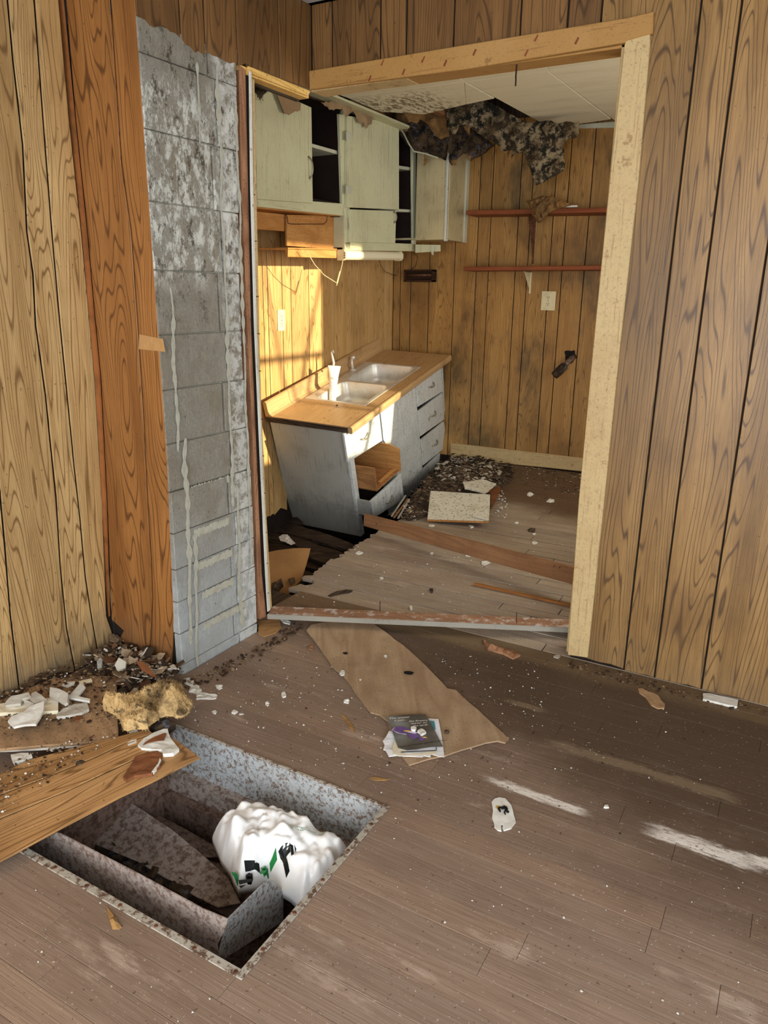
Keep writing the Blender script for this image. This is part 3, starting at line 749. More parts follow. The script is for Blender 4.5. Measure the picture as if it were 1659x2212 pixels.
# the floor outside the view, behind the camera, and a thin subfloor
b = Bd().box(-.345, 3.4, -4.3, y, -.018, 0); o = part('plank_field', b, M['floor'], fl, grain=(1, 0, 0)); o['kind'] = 'stuff'
b = Bd().box(-.6, HX0-.01, -4.3, -.02, -.042, -.0195).box(HX1+.01, 3.4, -4.3, .10, -.042, -.0195).box(HX0-.01, HX1+.01, -4.3, HY0-.01, -.042, -.0195).box(HX0-.01, HX1+.01, HY1+.01, .0, -.042, -.0195)
part('subfloor', b, M['rot'], fl, grain=(0, 1, 0))
# kitchen strip floor, broken off along a diagonal on the left
kf = bpy.data.objects.new('floor', None); link(kf); kf['kind'] = 'structure'; kf.location = (.8, 1.2, 0)
brk = [FL(*p) for p in ((580, 1305), (617, 1279), (650, 1253), (722, 1210), (813, 1149), (835, 1120))]
brk = sorted([(p.y, p.x) for p in brk]); brk = [(-.3, brk[0][1]-.05)]+brk+[(1.0, -.15), (1.25, -.17), (1.6, -.22), (1.95, -.36), (2.2, -.45), (3, -.48)]
def bx(yq):
    for (a, xa), (c, xc) in zip(brk[:-1], brk[1:]):
        if yq <= c: return xa+(xc-xa)*(yq-a)/(c-a)
    return -.5
y = 0.0; i = 0; KW = .064
r = random.Random(5)
while y < 2.44:
    y1 = min(y+KW, 2.452); xl0 = bx((y+y1)/2)
    if i == 1: xl0 += .06
    if i == 5: xl0 -= .03
    cuts = [xl0]; q = xl0+r.uniform(.7, 1.5)
    while q < 2.0: cuts.append(q); q += r.uniform(.8, 1.2)
    cuts.append(2.25)
    for k, (p, q) in enumerate(zip(cuts[:-1], cuts[1:])):
        z0, z1 = kz(y), kz(y1); g = .0028; e = r.uniform(-.001, .001)
        if k == 0:
            rr = random.Random(i); L = [V((p+rr.uniform(-.018, .018), y+(y1-y)*t, z0+(z1-z0)*t+e)) for t in (1-.02, .66, .33, .02)]
        else: L = [V((p+g, y1-g, z1+e)), V((p+g, y+g, z0+e))]
        P = L+[V((q-g, y+g, z0+e)), V((q-g, y1-g, z1+e))]
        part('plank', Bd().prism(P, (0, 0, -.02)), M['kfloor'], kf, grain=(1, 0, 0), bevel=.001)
    y = y1; i += 1
part('subfloor', Bd().prism([(bx(.2)+.14, .0, -.03), (2.25, 0, -.03), (2.25, 2.45, -.03+kz(2.45)), (-.2, 2.45, -.03+kz(2.45)), (.05, 1.3, -.03+kz(1.3))], (0, 0, -.02)), M['rot'], kf)
# fallen-in floor boards in the hole by the chimney
cf = bpy.data.objects.new('floor', None); link(cf); cf['kind'] = 'structure'; cf.location = (-.4, .5, -.2); cf['label'] = 'dark rotten floor sagging into the crawl space'
def hole_board(pts, h, slope, seed):
    n = V((-.10*slope, -.12, 1)); P = [UP(u, v, (-.2, .4, h), n) for u, v in pts]
    P = rag(P, .05, .004, seed); part('rotten_board', Bd().prism(P, -n.normalized()*.02), M['rot'], cf, grain=(1, .12, 0), bevel=.001)
hole_board([(545, 1040), (604, 1058), (612, 1096), (655, 1128), (545, 1118)], -.10, 1, 1)
hole_board([(545, 1121), (632, 1130), (700, 1152), (775, 1180), (758, 1190), (640, 1156), (545, 1140)], -.115, 1, 2)
hole_board([(545, 1143), (640, 1160), (748, 1196), (722, 1210), (640, 1178), (545, 1165)], -.125, 1, 3)
hole_board([(545, 1168), (640, 1182), (714, 1214), (690, 1232), (545, 1190)], -.135, 1, 4)
hole_board([(545, 1194), (680, 1240), (640, 1262), (545, 1225)], -.15, 1, 5)
hole_board([(640, 1180), (742, 1206), (720, 1222), (655, 1200)], -.10, 1, 6)
part('joist', Bd().box(-1.0, -.02, -.06, -.02, -.30, -.10), M['rot'], cf, grain=(1, 0, 0))

# ------------------------------------------------------------------ kitchen ceiling of tiles with a torn hole, dark attic over it
kc = bpy.data.objects.new('ceiling_kitchen', None); link(kc); kc['kind'] = 'structure'; kc.location = (.6, 1.2, 2.3)
CZ = 2.31
tiles = []
for (x0, x1) in ((.09, .515), (.515, .95), (.95, 1.4), (1.4, 1.85), (1.85, 2.25)):
    tiles += [[(x0, .10), (x1, .10), (x1, .73), (x0, .73)], [(x0, .73), (x1, .73), (x1, 1.18), (x0, 1.18)]]
tiles += [[(.09, 1.18), (.505, 1.18), (.53, 2.30), (.325, 2.345), (.136, 2.267)], [(.505, 1.18), (.95, 1.18), (.95, 2.43), (.54, 2.37)]]
for (x0, x1) in ((.95, 1.4), (1.4, 1.85), (1.85, 2.25)): tiles.append([(x0, 1.18), (x1, 1.18), (x1, 2.44), (x0, 2.44)])
tiles += [[(-.38, .10), (.09, .10), (.09, .73), (-.38, .73)], [(-.38, .73), (.09, .73), (.09, 1.18), (-.38, 1.18)], [(-.38, 1.18), (.085, 1.18), (-.09, 1.60), (-.397, 1.709)], [(.085, 1.18), (.096, 1.548), (-.09, 1.60)]]
tiles += [[(-.83, .10), (-.38, .10), (-.38, .73), (-.83, .73)], [(-.66, .73), (-.38, .73), (-.38, 1.18), (-.60, 1.18)], [(-.60, 1.18), (-.38, 1.18), (-.397, 1.709), (-.60, 1.54)]]
for t in tiles:
    c = sum((V(p) for p in t), V((0, 0)))/len(t)
    P = [V(((p[0]-c.x)*.994+c.x, (p[1]-c.y)*.994+c.y, CZ)) for p in t]
    part('ceiling_tile', Bd().prism(P, (0, 0, .012)), M['tile'], kc, bevel=.0015)
part('tile_backing', Bd().box(-.6, 2.25, .1, 1.5, 2.323, 2.33).box(.14, 2.25, 1.5, 2.2, 2.323, 2.33), M['backing'], kc)
for xj in (-.85, -.42, .12, .6): part('ceiling_joist', Bd().box(xj, xj+.045, .1, 2.45, 2.345, 2.44), M['board_brown'], kc, grain=(0, 1, 0), bevel=.002)
part('attic_deck', Bd().box(-1.1, 2.35, -.5, 2.55, 2.62, 2.66), M['rot'], kc)
struct(Bd().box(-1.1, 2.35, 2.45, 2.55, 2.4, 2.64).box(-1.1, -1.0, -.5, 2.55, 2.4, 2.64).box(2.25, 2.35, 0, 2.55, 2.4, 2.64).box(-.33, 2.35, -.02, .05, CH, 2.64).box(-1.1, -.33, -.5, -.45, 2.3, 2.64).build('trim_5', M['rot']))

# ------------------------------------------------------------------ furnace pit
pit = thing('floor_furnace_pit', 'rusty sheet metal floor furnace box sunk into the strip floor', 'floor furnace', ((HX0+HX1)/2, (HY0+HY1)/2, -.5))
b = Bd().box(HX0-.004, HX1+.004, HY1, HY1+.003, -.155, -.002); part('back_sheet', b, M['galv'], pit)
part('back_ledge', Bd().box(HX0, HX1, HY1-.03, HY1, -.158, -.155).box(HX0, HX1, HY1-.033, HY1-.03, -.215, -.155), M['rustpan'], pit)
part('back_sheet', Bd().box(HX0, HX1, HY1-.06, HY1-.033, -.218, -.215).box(HX0, HX1, HY1-.063, HY1-.06, -.5, -.215), M['rustdark'], pit)
part('left_sheet', Bd().box(HX0-.004, HX0, HY0, HY1, -.5, -.002), M['rustdark'], pit)
part('right_sheet', Bd().box(HX1, HX1+.004, HY0, HY1, -.5, -.002), M['rustpan'], pit)
part('front_sheet', Bd().box(HX0, HX1, HY0-.004, HY0, -.5, -.002), M['rustpan'], pit)
part('bottom_sheet', Bd().box(HX0, HX1, HY0, HY1, -.505, -.5), M['rustdark'], pit)
b = Bd().prism([U(u, v, 1, -1.60) for u, v in [(40, 1760), (133, 1800), (300, 1886), (440, 1962), (494, 1984), (486, 2010), (470, 2040), (476, 2075), (440, 2070), (40, 1870)]], (0, -.003, 0)); part('front_partition', b, M['rustpan'], pit)
b = Bd().prism([U(u, v, 0, .825) for u, v in [(494, 1984), (572, 1906), (590, 1903), (612, 1930), (612, 1990), (470, 2080), (478, 2040)]], (-.003, 0, 0)); part('side_partition', b, M['galv'], pit)
def plate(pts, h, n, mat, name, th=.004):
    P = [UP(u, v, (.5, -1.4, h), n) for u, v in pts]; part(name, Bd().prism(P, V(n).normalized()*-th), mat, pit, bevel=.001)
plate([(150, 1800), (196, 1788), (286, 1735), (372, 1792), (440, 1848), (492, 1895), (520, 1950), (470, 1960), (420, 1935), (300, 1862)], -.22, (.05, -.25, 1), M['rustpan'], 'burner_plate')
plate([(283, 1733), (300, 1738), (400, 1790), (470, 1830), (480, 1850), (440, 1850), (372, 1795)], -.185, (.0, .35, 1), M['rustdark'], 'burner_ridge')
plate([(420, 1850), (520, 1875), (560, 1960), (500, 1985), (430, 1945), (395, 1912)], -.26, (.0, -.1, 1), M['rustdark'], 'lower_plate')
# rim flanges with rivets
def flange(x0, x1, y0, y1):
    return part('rim_flange', Bd().box(x0, x1, y0, y1, .001, .004), M['rim'], pit, grain=(1, 0, 0) if x1-x0 > y1-y0 else (0, 1, 0), bevel=.001)
flange(HX0-.02, HX1+.015, HY0-.017, HY0+.002); flange(HX0-.02, HX1+.014, HY1-.002, HY1+.007); flange(HX1-.002, HX1+.015, HY0, HY1)
for k in range(7):
    x = HX0+.1+k*.11; part('rivet', Bd().tube([(x, HY0-.009, .002), (x, HY0-.009, .0062)], [.006, .004], 8), M['rivet'], pit)
for k in range(5):
    y = HY0+.06+k*.11; part('rivet', Bd().tube([(HX1+.007, y, .002), (HX1+.007, y, .0062)], [.006, .004], 8), M['rivet'], pit)
b = Bd(); rr = random.Random(2)
# black ribbed pieces of coke-like lumps in the gap
lump = chunk([UP(u, v, (.5, -1.4, -.24), (0, 0, 1)) for u, v in [(130, 1790), (200, 1770), (300, 1850), (420, 1930), (400, 1950), (250, 1870)]], (0, 0, 1), .02, .02, 60, cell=.018, seed=4)
part('sooty_lumps', lump, M['insul_dark'], pit)

# plastic bag lying in the pit
BZ = -.15
def bagp(u, v): 
    p = U(u, v, 2, BZ); p.x = min(p.x, HX1-.012); p.y = max(min(p.y, HY1-.07), -1.60); return p
bag_out = [bagp(*p) for p in [(459, 1822), (480, 1806), (520, 1792), (575, 1768), (600, 1752), (660, 1750), (700, 1760), (738, 1792), (755, 1835), (765, 1880), (740, 1930), (700, 1960), (650, 1972), (628, 1950), (596, 1930), (575, 1912), (556, 1925), (515, 1932), (505, 1915), (498, 1895), (478, 1868)]]
def bagh(q, s, w_):
    p = w_*1.0
    q3 = V((p.x*.8+p.y*.6, p.y*.8-p.x*.6, 0))
    a1 = abs(noise.noise(V((q3.x*5, q3.y*11, 1)))); a2 = abs(noise.noise(V((q3.x*16, q3.y*9, 4)))); a3 = abs(noise.noise(p*27)); a4 = abs(noise.noise(V((q3.y*8, q3.x*30, 7))))
    return .062*(1-(1-s)**4)+(.036*a1+.024*a2+.022*a3+.020*a4)*min(1, s*3)
bb = chunk(bag_out, (0, 0, 1), .02, 0, 10, bulge=.018, cell=.0052, seed=3, hfun=bagh)
bag = thing('plastic_bag', 'crumpled white plastic shopping bag lying in the furnace pit', 'plastic bag', (0.75, -1.35, -.15))
bo = part('bag_body', bb, M['bag'], bag, smooth=True)
from mathutils.bvhtree import BVHTree
bvh = BVHTree.FromPolygons([tuple(v.co+V(bag.location)) for v in bo.data.vertices], [tuple(p.vertices) for p in bo.data.polygons])

def text_tris(s, size, font_shear=0):
    cu = bpy.data.curves.new('t', 'FONT'); cu.body = s; cu.size = size; cu.shear = font_shear; cu.resolution_u = 2
    ob = bpy.data.objects.new('t', cu); link(ob); dg = bpy.context.evaluated_depsgraph_get(); me = ob.evaluated_get(dg).to_mesh()
    vs = [V(v.co) for v in me.vertices]; fs = [tuple(p.vertices) for p in me.polygons]
    bpy.data.objects.remove(ob); bpy.data.curves.remove(cu); return vs, fs
def text_on(name, s, size, o, x, y, n, mat, parent, bv=None, shear=0, lift=.0006, bold=0):
    vs, fs = text_tris(s, size, shear); x = V(x).normalized(); y = V(y).normalized(); n = V(n).normalized()
    def place(p): 
        q = V(o)+x*p.x+y*p.y
        if bv:
            h = bv.ray_cast(q+V((0, 0, .5)), V((0, 0, -1)))
            if h[0] is not None: return h[0]+V((0, 0, .0015))
        return q+n*lift
    top = [place(p) for p in vs]; b = Bd(); b.add(top, fs)
    return part(name, b, mat, parent)
def on_bag(u, v): return bagp(u, v)
def bag_patch(pts, mat, name):
    P = [UP(u, v, (0, 0, -.09), (0, 0, 1)) for u, v in pts]; P2 = rag(P, .008, 0, 1)
    c = sum(P2, V((0, 0, 0)))/len(P2); top = []
    rings = 4
    for k in range(rings+1):
        for p in P2:
            q = c.lerp(p, k/rings); h = bvh.ray_cast(q+V((0, 0, .5)), V((0, 0, -1)))
            top.append((h[0] if h[0] is not None else q)+V((0, 0, .0012)))
    n_ = len(P2); fs = []
    for k in range(rings):
        for i in range(n_): fs.append((k*n_+i, k*n_+(i+1) % n_, (k+1)*n_+(i+1) % n_, (k+1)*n_+i))
    part(name, Bd().add(top, fs), mat, bag)
for q_ in ([(563, 1870), (578, 1867), (580, 1874), (565, 1878)], [(582, 1866), (597, 1862), (599, 1870), (584, 1873)], [(563, 1882), (576, 1880), (572, 1887), (562, 1890)], [(500, 1884), (512, 1880), (514, 1890), (503, 1893)]): bag_patch(q_, M['ink_green'], 'green_print')
bag_patch([(528, 1876), (560, 1869), (562, 1874), (530, 1881)], M['ink_black'], 'black_print')
for (pts) in ([(515, 1902), (545, 1899), (543, 1905), (517, 1912)], [(516, 1914), (532, 1912), (520, 1920)], [(530, 1884), (546, 1882), (544, 1893), (532, 1894)],
              [(602, 1866), (628, 1861), (628, 1872), (618, 1873), (626, 1892), (618, 1894), (610, 1876)], [(628, 1862), (634, 1861), (636, 1878), (630, 1880)], [(636, 1860), (641, 1866), (639, 1871)]):
    bag_patch(pts, M['ink_black'], 'black_print')
a0 = UP(622, 1812, (0, 0, -.07), (0, 0, 1)); a1 = UP(680, 1818, (0, 0, -.07), (0, 0, 1)); xd = (a1-a0).normalized(); yd = V((0, 0, 1)).cross(xd)
text_on('small_print', 'PLEASE RETURN TO A PARTICIPATING', .0062, a0, xd, yd, (0, 0, 1), M['ink_green'], bag, bvh)
text_on('small_print', 'STORE FOR RECYCLING', .0062, a0-yd*.008, xd, yd, (0, 0, 1), M['ink_green'], bag, bvh)

# ------------------------------------------------------------------ upper kitchen cabinets (front plane x=-.70)
XF = -.70
def fp(pts, x=XF): return [U(u, v, 0, x) for u, v in pts]
def fpart(name, pts, mat, parent, x=XF, th=-.018, bevel=.0015, grain=(0, 0, 1)):
    return part(name, Bd().prism(fp(pts, x), (th, 0, 0)), mat, parent, bevel=bevel, grain=grain)
def pull(parent, p0, p1, out, name='handle', r0=.0035, mat=None):
    """arched bar pull between two points"""
    p0 = V(p0); p1 = V(p1); out = V(out); pts = []; rad = []
    for i in range(9):
        t = i/8; pts.append(p0.lerp(p1, t)+out*math.sin(math.pi*t)**.6); rad.append(r0*(1.6-.8*math.sin(math.pi*t)))
    return part(name, Bd().tube(pts, rad, 8), mat or M['metal'], parent, smooth=True)
c1 = thing('wall_cabinet', 'left greenish white wall cabinet with closed door and dark open bay above the range gap', 'wall cabinet', (-.85, .95, 1.70))
# carcass as separate boards
yA, yB = U(548, 430, 0, XF).y, U(741, 450, 0, XF).y
part('side_panel', Bd().box(-.99, XF-.018, yA-.02, yA, 1.70, 2.30), M['cab'], c1, bevel=.001)
part('back_panel', Bd().box(-.995, -.985, yA, yB, 1.73, 2.30), M['cab_in'], c1)
part('bottom_panel', Bd().prism([(XF-.018, yA, 1.715), (XF-.018, yB, 1.745), (-.99, yB, 1.745), (-.99, yA, 1.715)], (0, 0, -.012)), M['ply'], c1, grain=(0, 1, 0))
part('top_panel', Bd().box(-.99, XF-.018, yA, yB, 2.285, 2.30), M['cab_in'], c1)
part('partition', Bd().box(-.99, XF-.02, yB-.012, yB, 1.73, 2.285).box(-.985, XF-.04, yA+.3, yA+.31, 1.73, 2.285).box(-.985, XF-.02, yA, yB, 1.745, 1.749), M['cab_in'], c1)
fpart('bottom_rail', [(552, 425), (742, 440), (742, 466), (552, 446)], M['cab'], c1, grain=(0, 1, 0))
fpart('stile', [(549, 175), (556, 178), (557, 444), (551, 444)], M['cab'], c1)
fpart('stile', [(733, 246), (744, 248), (745, 462), (740, 462)], M['cab'], c1)
fpart('top_rail', [(546, 150), (745, 214), (745, 236), (600, 186), (546, 172)], M['rot'], c1, grain=(0, 1, 0))
fpart('shelf', [(674, 310), (738, 328), (738, 336), (674, 318)], M['cab_shelf'], c1, x=XF-.03, th=-.25)
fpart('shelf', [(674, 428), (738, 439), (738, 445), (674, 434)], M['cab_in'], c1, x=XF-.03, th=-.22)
d = fpart('door', [(549, 172), (600, 200), (673, 232), (676, 439), (556, 430)], M['cab'], c1, x=XF+.020, th=-.019)
pull(d, U(666, 338, 0, XF+.021), U(668, 386, 0, XF+.021), (.026, .002, 0))
for v in (372,): part('hinge', Bd().prism(fp([(549, v-16), (553, v-16), (553, v+12), (549, v+12)], XF+.022), (.004, 0, 0)), M['metal'], d)
# cleat, back board and ledger below it
bd_ = thing('range_hood_box', 'orange plywood box and ledgers below the left wall cabinet', 'plywood box', (-.8, 1.1, 1.5))
part('cleat', Bd().prism(fp([(545, 456), (622, 464), (622, 500), (545, 494)], -.80), (-.02, 0, 0)), M['ply'], bd_, grain=(0, 1, 0), bevel=.001)
part('back_board', Bd().prism(fp([(620, 464), (743, 466), (743, 540), (620, 531)], -.78), (-.012, 0, 0)), M['ply'], bd_, grain=(0, 1, 0), bevel=.001)
part('side_board', Bd().prism(fp([(737, 466), (745, 466), (745, 545), (737, 543)], -.765), (-.22, 0, 0)), M['ply'], bd_, bevel=.001)
part('ledger', Bd().prism(fp([(622, 539), (742, 541), (742, 558), (622, 555)], -.755), (-.02, 0, 0)), M['ply'], bd_, grain=(0, 1, 0), bevel=.001)
part('bottom_board', Bd().prism([U(622, 539, 0, -.756)+V((0, 0, .002)), U(742, 541, 0, -.756)+V((0, 0, .002)), U(742, 541, 0, -.756)+V((-.2, 0, .002)), U(622, 539, 0, -.756)+V((-.2, 0, .002))], (0, 0, .008)), M['ply'], bd_, grain=(0, 1, 0))
part('wire', Bd().tube([U(u, v, 0, -.772) for u, v in [(617, 462), (621, 470), (622, 482), (630, 484), (700, 484), (706, 478), (707, 466), (695, 461)]], .0018, 6), M['wire'], bd_)

c2 = thing('wall_cabinet', 'middle wall cabinet with a tall door over a small door and open shelves at right', 'wall cabinet', (-.85, 1.75, 1.55))
y2a, y2b = U(746, 450, 0, XF).y, U(898, 450, 0, XF).y
part('side_panel', Bd().box(-.99, XF-.018, y2a, y2a+.015, 1.555, 2.30), M['cab'], c2, bevel=.001)
part('side_panel', Bd().box(-.99, XF-.018, y2b-.015, y2b, 1.60, 2.30), M['cab_in'], c2, bevel=.001)
part('partition', Bd().box(-.985, XF-.03, y2a+.016, y2a+.02, 1.57, 2.285).box(-.985, XF-.02, y2a+.02, y2b-.016, 1.605, 1.609), M['cab_in'], c2)
part('back_panel', Bd().box(-.995, -.985, y2a, y2b, 1.56, 2.30), M['cab_in'], c2)
part('bottom_panel', Bd().prism([(XF-.018, y2a, 1.565), (XF-.018, y2b, 1.60), (-.99, y2b, 1.60), (-.99, y2a, 1.565)], (0, 0, -.012)), M['ply'], c2, grain=(0, 1, 0))
part('top_panel', Bd().box(-.99, XF-.018, y2a, y2b, 2.285, 2.30), M['cab_in'], c2)
fpart('stile', [(742, 236), (752, 238), (757, 540), (745, 541)], M['cab'], c2)
fpart('stile', [(891, 290), (899, 292), (899, 541), (893, 541)], M['cab'], c2)
fpart('bottom_rail', [(745, 521), (899, 527), (899, 543), (747, 541)], M['cab'], c2, grain=(0, 1, 0))
fpart('shelf', [(858, 357), (893, 362), (893, 369), (858, 364)], M['cab_shelf'], c2, x=XF-.03, th=-.25)
fpart('shelf', [(855, 451), (893, 453), (893, 459), (855, 457)], M['cab_shelf'], c2, x=XF-.03, th=-.25)
d = fpart('door', [(751, 250), (806, 258), (862, 271), (862, 453), (750, 448)], M['cab'], c2, x=XF+.020, th=-.019)
for v in (288, 404):
    part('hinge', Bd().prism(fp([(746, v-4), (760, v-3), (760, v+15), (746, v+15)], XF+.0215), (.0015, 0, 0)), M['cab_shelf'], d)
    part('hinge_pin', Bd().tube([U(747, v-6, 0, XF+.024), U(747, v+16, 0, XF+.024)], .003, 8), M['metal'], d)
d = fpart('door', [(755, 452), (856, 456), (854, 526), (756, 522)], M['cab'], c2, x=XF+.020, th=-.019)
pull(d, U(850, 457, 0, XF+.021), U(851, 481, 0, XF+.021), (.022, 0, 0))
part('hinge', Bd().tube([U(753, 470, 0, XF+.024), U(753, 496, 0, XF+.024)], .003, 8), M['metal'], d)

c3 = thing('wall_cabinet', 'cream corner wall cabinet with split flaking edge under the sagging insulation', 'wall cabinet', (-.5, 2.3, 1.64))
YC = 2.16
L = U(899, 528, 1, YC).x; R1 = U(964, 525, 1, YC).x
part('front_door', Bd().box(L, R1-.012, YC-.018, YC, 1.655, 2.29), M['cab_far'], c3, bevel=.0015)
part('corner_stile', Bd().box(R1-.010, R1+.006, YC-.022, YC+.01, 1.645, 2.295), M['white_edge'], c3, bevel=.002)
part('split_stile', Bd().box(R1+.008, R1+.016, YC-.015, YC+.012, 1.66, 2.29), M['cab_far'], c3, bevel=.002)
part('side_panel', Bd().box(R1-.006, R1+.006, YC+.012, 2.43, 1.655, 2.29), M['cab_far'], c3, bevel=.001)
part('scribe_strip', Bd().box(R1+.006, R1+.018, 2.41, 2.452, 1.652, 2.27), M['cab_shelf'], c3, bevel=.001)
part('bottom_panel', Bd().box(L-.25, R1-.006, YC, 2.44, 1.66, 1.672), M['cab_far'], c3)
part('bottom_rail', Bd().prism([U(u, v, 1, YC-.01) for u, v in [(897, 528), (950, 529), (950, 543), (897, 546)]], (0, .015, 0)), M['cab'], c3, bevel=.001)
b = Bd(); 
tw = chunk([U(u, v, 1, YC-.02) for u, v in [(934, 530), (940, 530), (938, 540), (936, 552), (932, 548), (933, 538)]], (0, -1, 0), .0015, .001, 40, cell=.006)
part('peeling_flake', tw, M['cab_shelf'], c3)

# fluorescent fixture below the middle cabinet
lt = thing('under_cabinet_light', 'milky fluorescent light fixture under the middle wall cabinet', 'light fixture', (-.72, 1.65, 1.5))
p0 = U(745, 552, 0, -.705); p1 = U(866, 554, 0, -.705)
prof = [(-.045, .028), (.0, .028), (.014, .015), (.014, -.012), (.0, -.024), (-.045, -.024)]
def ext_prof(p0, p1, prof, name, mat, parent, bevel=.003):
    b = Bd(); n_ = len(prof); vs = [p0+V((a, 0, c)) for a, c in prof]+[p1+V((a, 0, c)) for a, c in prof]
    b.add(vs, [list(range(n_))[::-1], list(range(n_, 2*n_))]+[(i, (i+1) % n_, n_+(i+1) % n_, n_+i) for i in range(n_)])
    return part(name, b, mat, parent, bevel=bevel, grain=(0, 1, 0))
ext_prof(p0, p1, prof, 'diffuser', M['diffuser'], lt)
ext_prof(p0+V((0, -.012, 0)), p0+V((0, .004, 0)), [(a*1.05, c*1.15) for a, c in prof], 'end_cap', M['plastic_w'], lt, .002)
ext_prof(p1+V((0, -.004, 0)), p1+V((0, .010, 0)), [(a*1.05, c*1.15) for a, c in prof], 'end_cap', M['plastic_w'], lt, .002)
for k in (-.012, 0, .012): part('contact', Bd().tube([p0+V((.005, -.016, k)), p0+V((.005, -.010, k))], .003, 6), M['nail'], lt)
tag(Bd().tube([U(u, v, 0, -.70) for u, v in [(659, 540), (668, 552), (680, 572), (700, 594), (722, 608), (729, 612), (733, 596), (738, 576), (741, 560)]], .0022, 6).tube([U(u, v, 0, -.70) for u, v in [(727, 617), (729, 605), (734, 586)]], .0035, 6)
    .build('cord', M['twine'], lt, smooth=True), None, None)
tag(Bd().tube([U(u, v, 0, -.97) for u, v in [(819, 562), (823, 575), (832, 587), (850, 594), (872, 597)]], .0018, 5).tube([U(u, v, 1, 2.44) for u, v in [(895, 546), (902, 556), (898, 575), (885, 584)]], .0018, 5).build('loose_wire', M['wire']), 'thin dark wire looping down the wall left of the small wooden holder', 'wire')

# ------------------------------------------------------------------ things on the back kitchen wall (plane y=2.45)
YW = 2.45
def bwp(pts, y=YW): return [U(u, v, 1, y) for u, v in pts]
sh = thing('wall_shelf', 'upper red brown wooden wall shelf with insulation on it', 'shelf', (.2, 2.35, 1.82))
def shelf(parent, fl_, fr, fb, yf=2.26):
    a = U(*fl_, 1, yf); c = U(*fr, 1, yf); h = a.z-U(*fb, 1, yf).z
    xr_ = 1.25; zr = a.z+(c.z-a.z)*(xr_-a.x)/(c.x-a.x)
    part('shelf_board', Bd().prism([a, V((xr_, yf, zr)), V((xr_, YW, zr)), V((a.x, YW, a.z))], (0, 0, -h)), M['redshelf'], parent, grain=(1, 0, 0), bevel=.003)
shelf(sh, (1007, 454), (1315, 448), (1007, 464))
def bracket(parent, top, bot, out, mat, y=YW):
    t = U(*top, 1, y); q = U(*bot, 1, y)
    b = Bd().box(-.006, .006, -.003, 0, q.z-t.z, 0).box(-.006, .006, -out, 0, -.003, 0)
    b.prism([(-.0015, -.004, -.004), (-.0015, -out*.9, -.004), (-.0015, -.004, (q.z-t.z)*.85)], (.003, 0, 0))
    b.fr = None; b.v = [p+t for p in b.v]; part('bracket', b, mat, parent, bevel=.0008)
bracket(sh, (1157, 470), (1149, 570), .16, M['rivet'])
sh2 = thing('wall_shelf', 'lower thin red brown wall shelf above the ivory outlet', 'shelf', (.2, 2.35, 1.46))
shelf(sh2, (1001, 576), (1305, 573), (1001, 585))
bracket(sh2, (1147, 588), (1141, 634), .14, M['plastic_w'])
tag(chunk(bwp([(1136, 432), (1150, 432), (1176, 423), (1205, 428), (1222, 436), (1236, 443), (1205, 452), (1185, 462), (1172, 478), (1164, 482), (1152, 466), (1146, 446)], 2.25), (0, -1, 0), .02, .015, 50, bulge=.03, cell=.012, seed=8).build('insulation_clump', M['insul_tan']), 'brown clump of glass wool hanging over the upper shelf', 'insulation', None)
tag(chunk([p+V((0, 0, 0)) for p in bwp([(1205, 444), (1248, 444), (1248, 448), (1205, 449)], 2.30)], (0, -1, 0), .02, .002, 40, cell=.01).build('plaster_piece', M['white_plaster']), 'thin white plaster piece lying on the upper shelf beside the brown glass wool', 'plaster')
hb = thing('wall_paper_holder', 'small dark brown wooden recessed holder on the back wall', 'holder', (-.8, 2.42, 1.4))
q0 = U(876, 583, 1, 2.42); q1 = U(939, 609, 1, 2.42); x0, x1, z1, z0 = q0.x, q1.x, q0.z, q1.z
part('back', Bd().box(x0, x1, 2.44, 2.449, z0, z1), M['dkbox'], hb, bevel=.001, grain=(1, 0, 0))
for bx_ in ((x0, x1, z1-.012, z1), (x0, x1, z0, z0+.012), (x0, x0+.012, z0, z1), (x1-.014, x1, z0, z1)):
    part('frame_side', Bd().box(bx_[0], bx_[1], 2.395, 2.441, bx_[2], bx_[3]), M['dkbox'], hb, bevel=.0015, grain=(1, 0, 0))
part('roller', Bd().tube([(x0+.01, 2.41, (z0+z1)/2+.005), (x1-.012, 2.41, (z0+z1)/2+.005)], .009, 10), M['rivet'], hb, smooth=True)
def outlet(label, o, xd, n, w_, h_, mat):
    t = thing('wall_outlet', label, 'outlet', o); xd = V(xd); n = V(n); zd = V((0, 0, 1)); o = V(o)
    fr = lambda p: o+xd*p.x+zd*p.y+n*p.z
    part('cover_plate', Bd(fr).box(-w_/2, w_/2, -h_/2, h_/2, 0, .005), mat, t, bevel=.002)
    for s in (-1, 1):
        b = Bd(fr); k = []
        for a in range(14):
            q = 2*math.pi*a/14; k.append((max(-.0145, min(.0145, .0165*math.cos(q))), s*h_*.17+.0155*math.sin(q), .0045))
        b.prism(k, (0, 0, .003)); rc = part('receptacle', b, M['plastic_w'], t, bevel=.0005)
        for dx in (-.006, .006): part('slot', Bd(fr).box(dx-.0014, dx+.0014, s*h_*.17-.001, s*h_*.17+.0075, .0072, .0079), M['black'], rc)
        part('slot', Bd(fr).box(-.0025, .0025, s*h_*.17-.0095, s*h_*.17-.005, .0072, .0079), M['black'], rc)
    part('screw', Bd(fr).tube([(0, 0, .004), (0, 0, .0065)], .003, 8), M['nail'], t)
qa = U(1171, 629, 1, 2.45); qb = U(1198.5, 671, 1, 2.45)
outlet('ivory duplex outlet on the stained back wall', ((qa+qb)/2)+V((0, -.001, 0)), (1, 0, 0), (0, -1, 0), qb.x-qa.x, qa.z-qb.z, M['plastic_w'])
qa = U(598, 668, 0, -1.0); qb = U(615, 715, 0, -1.0)
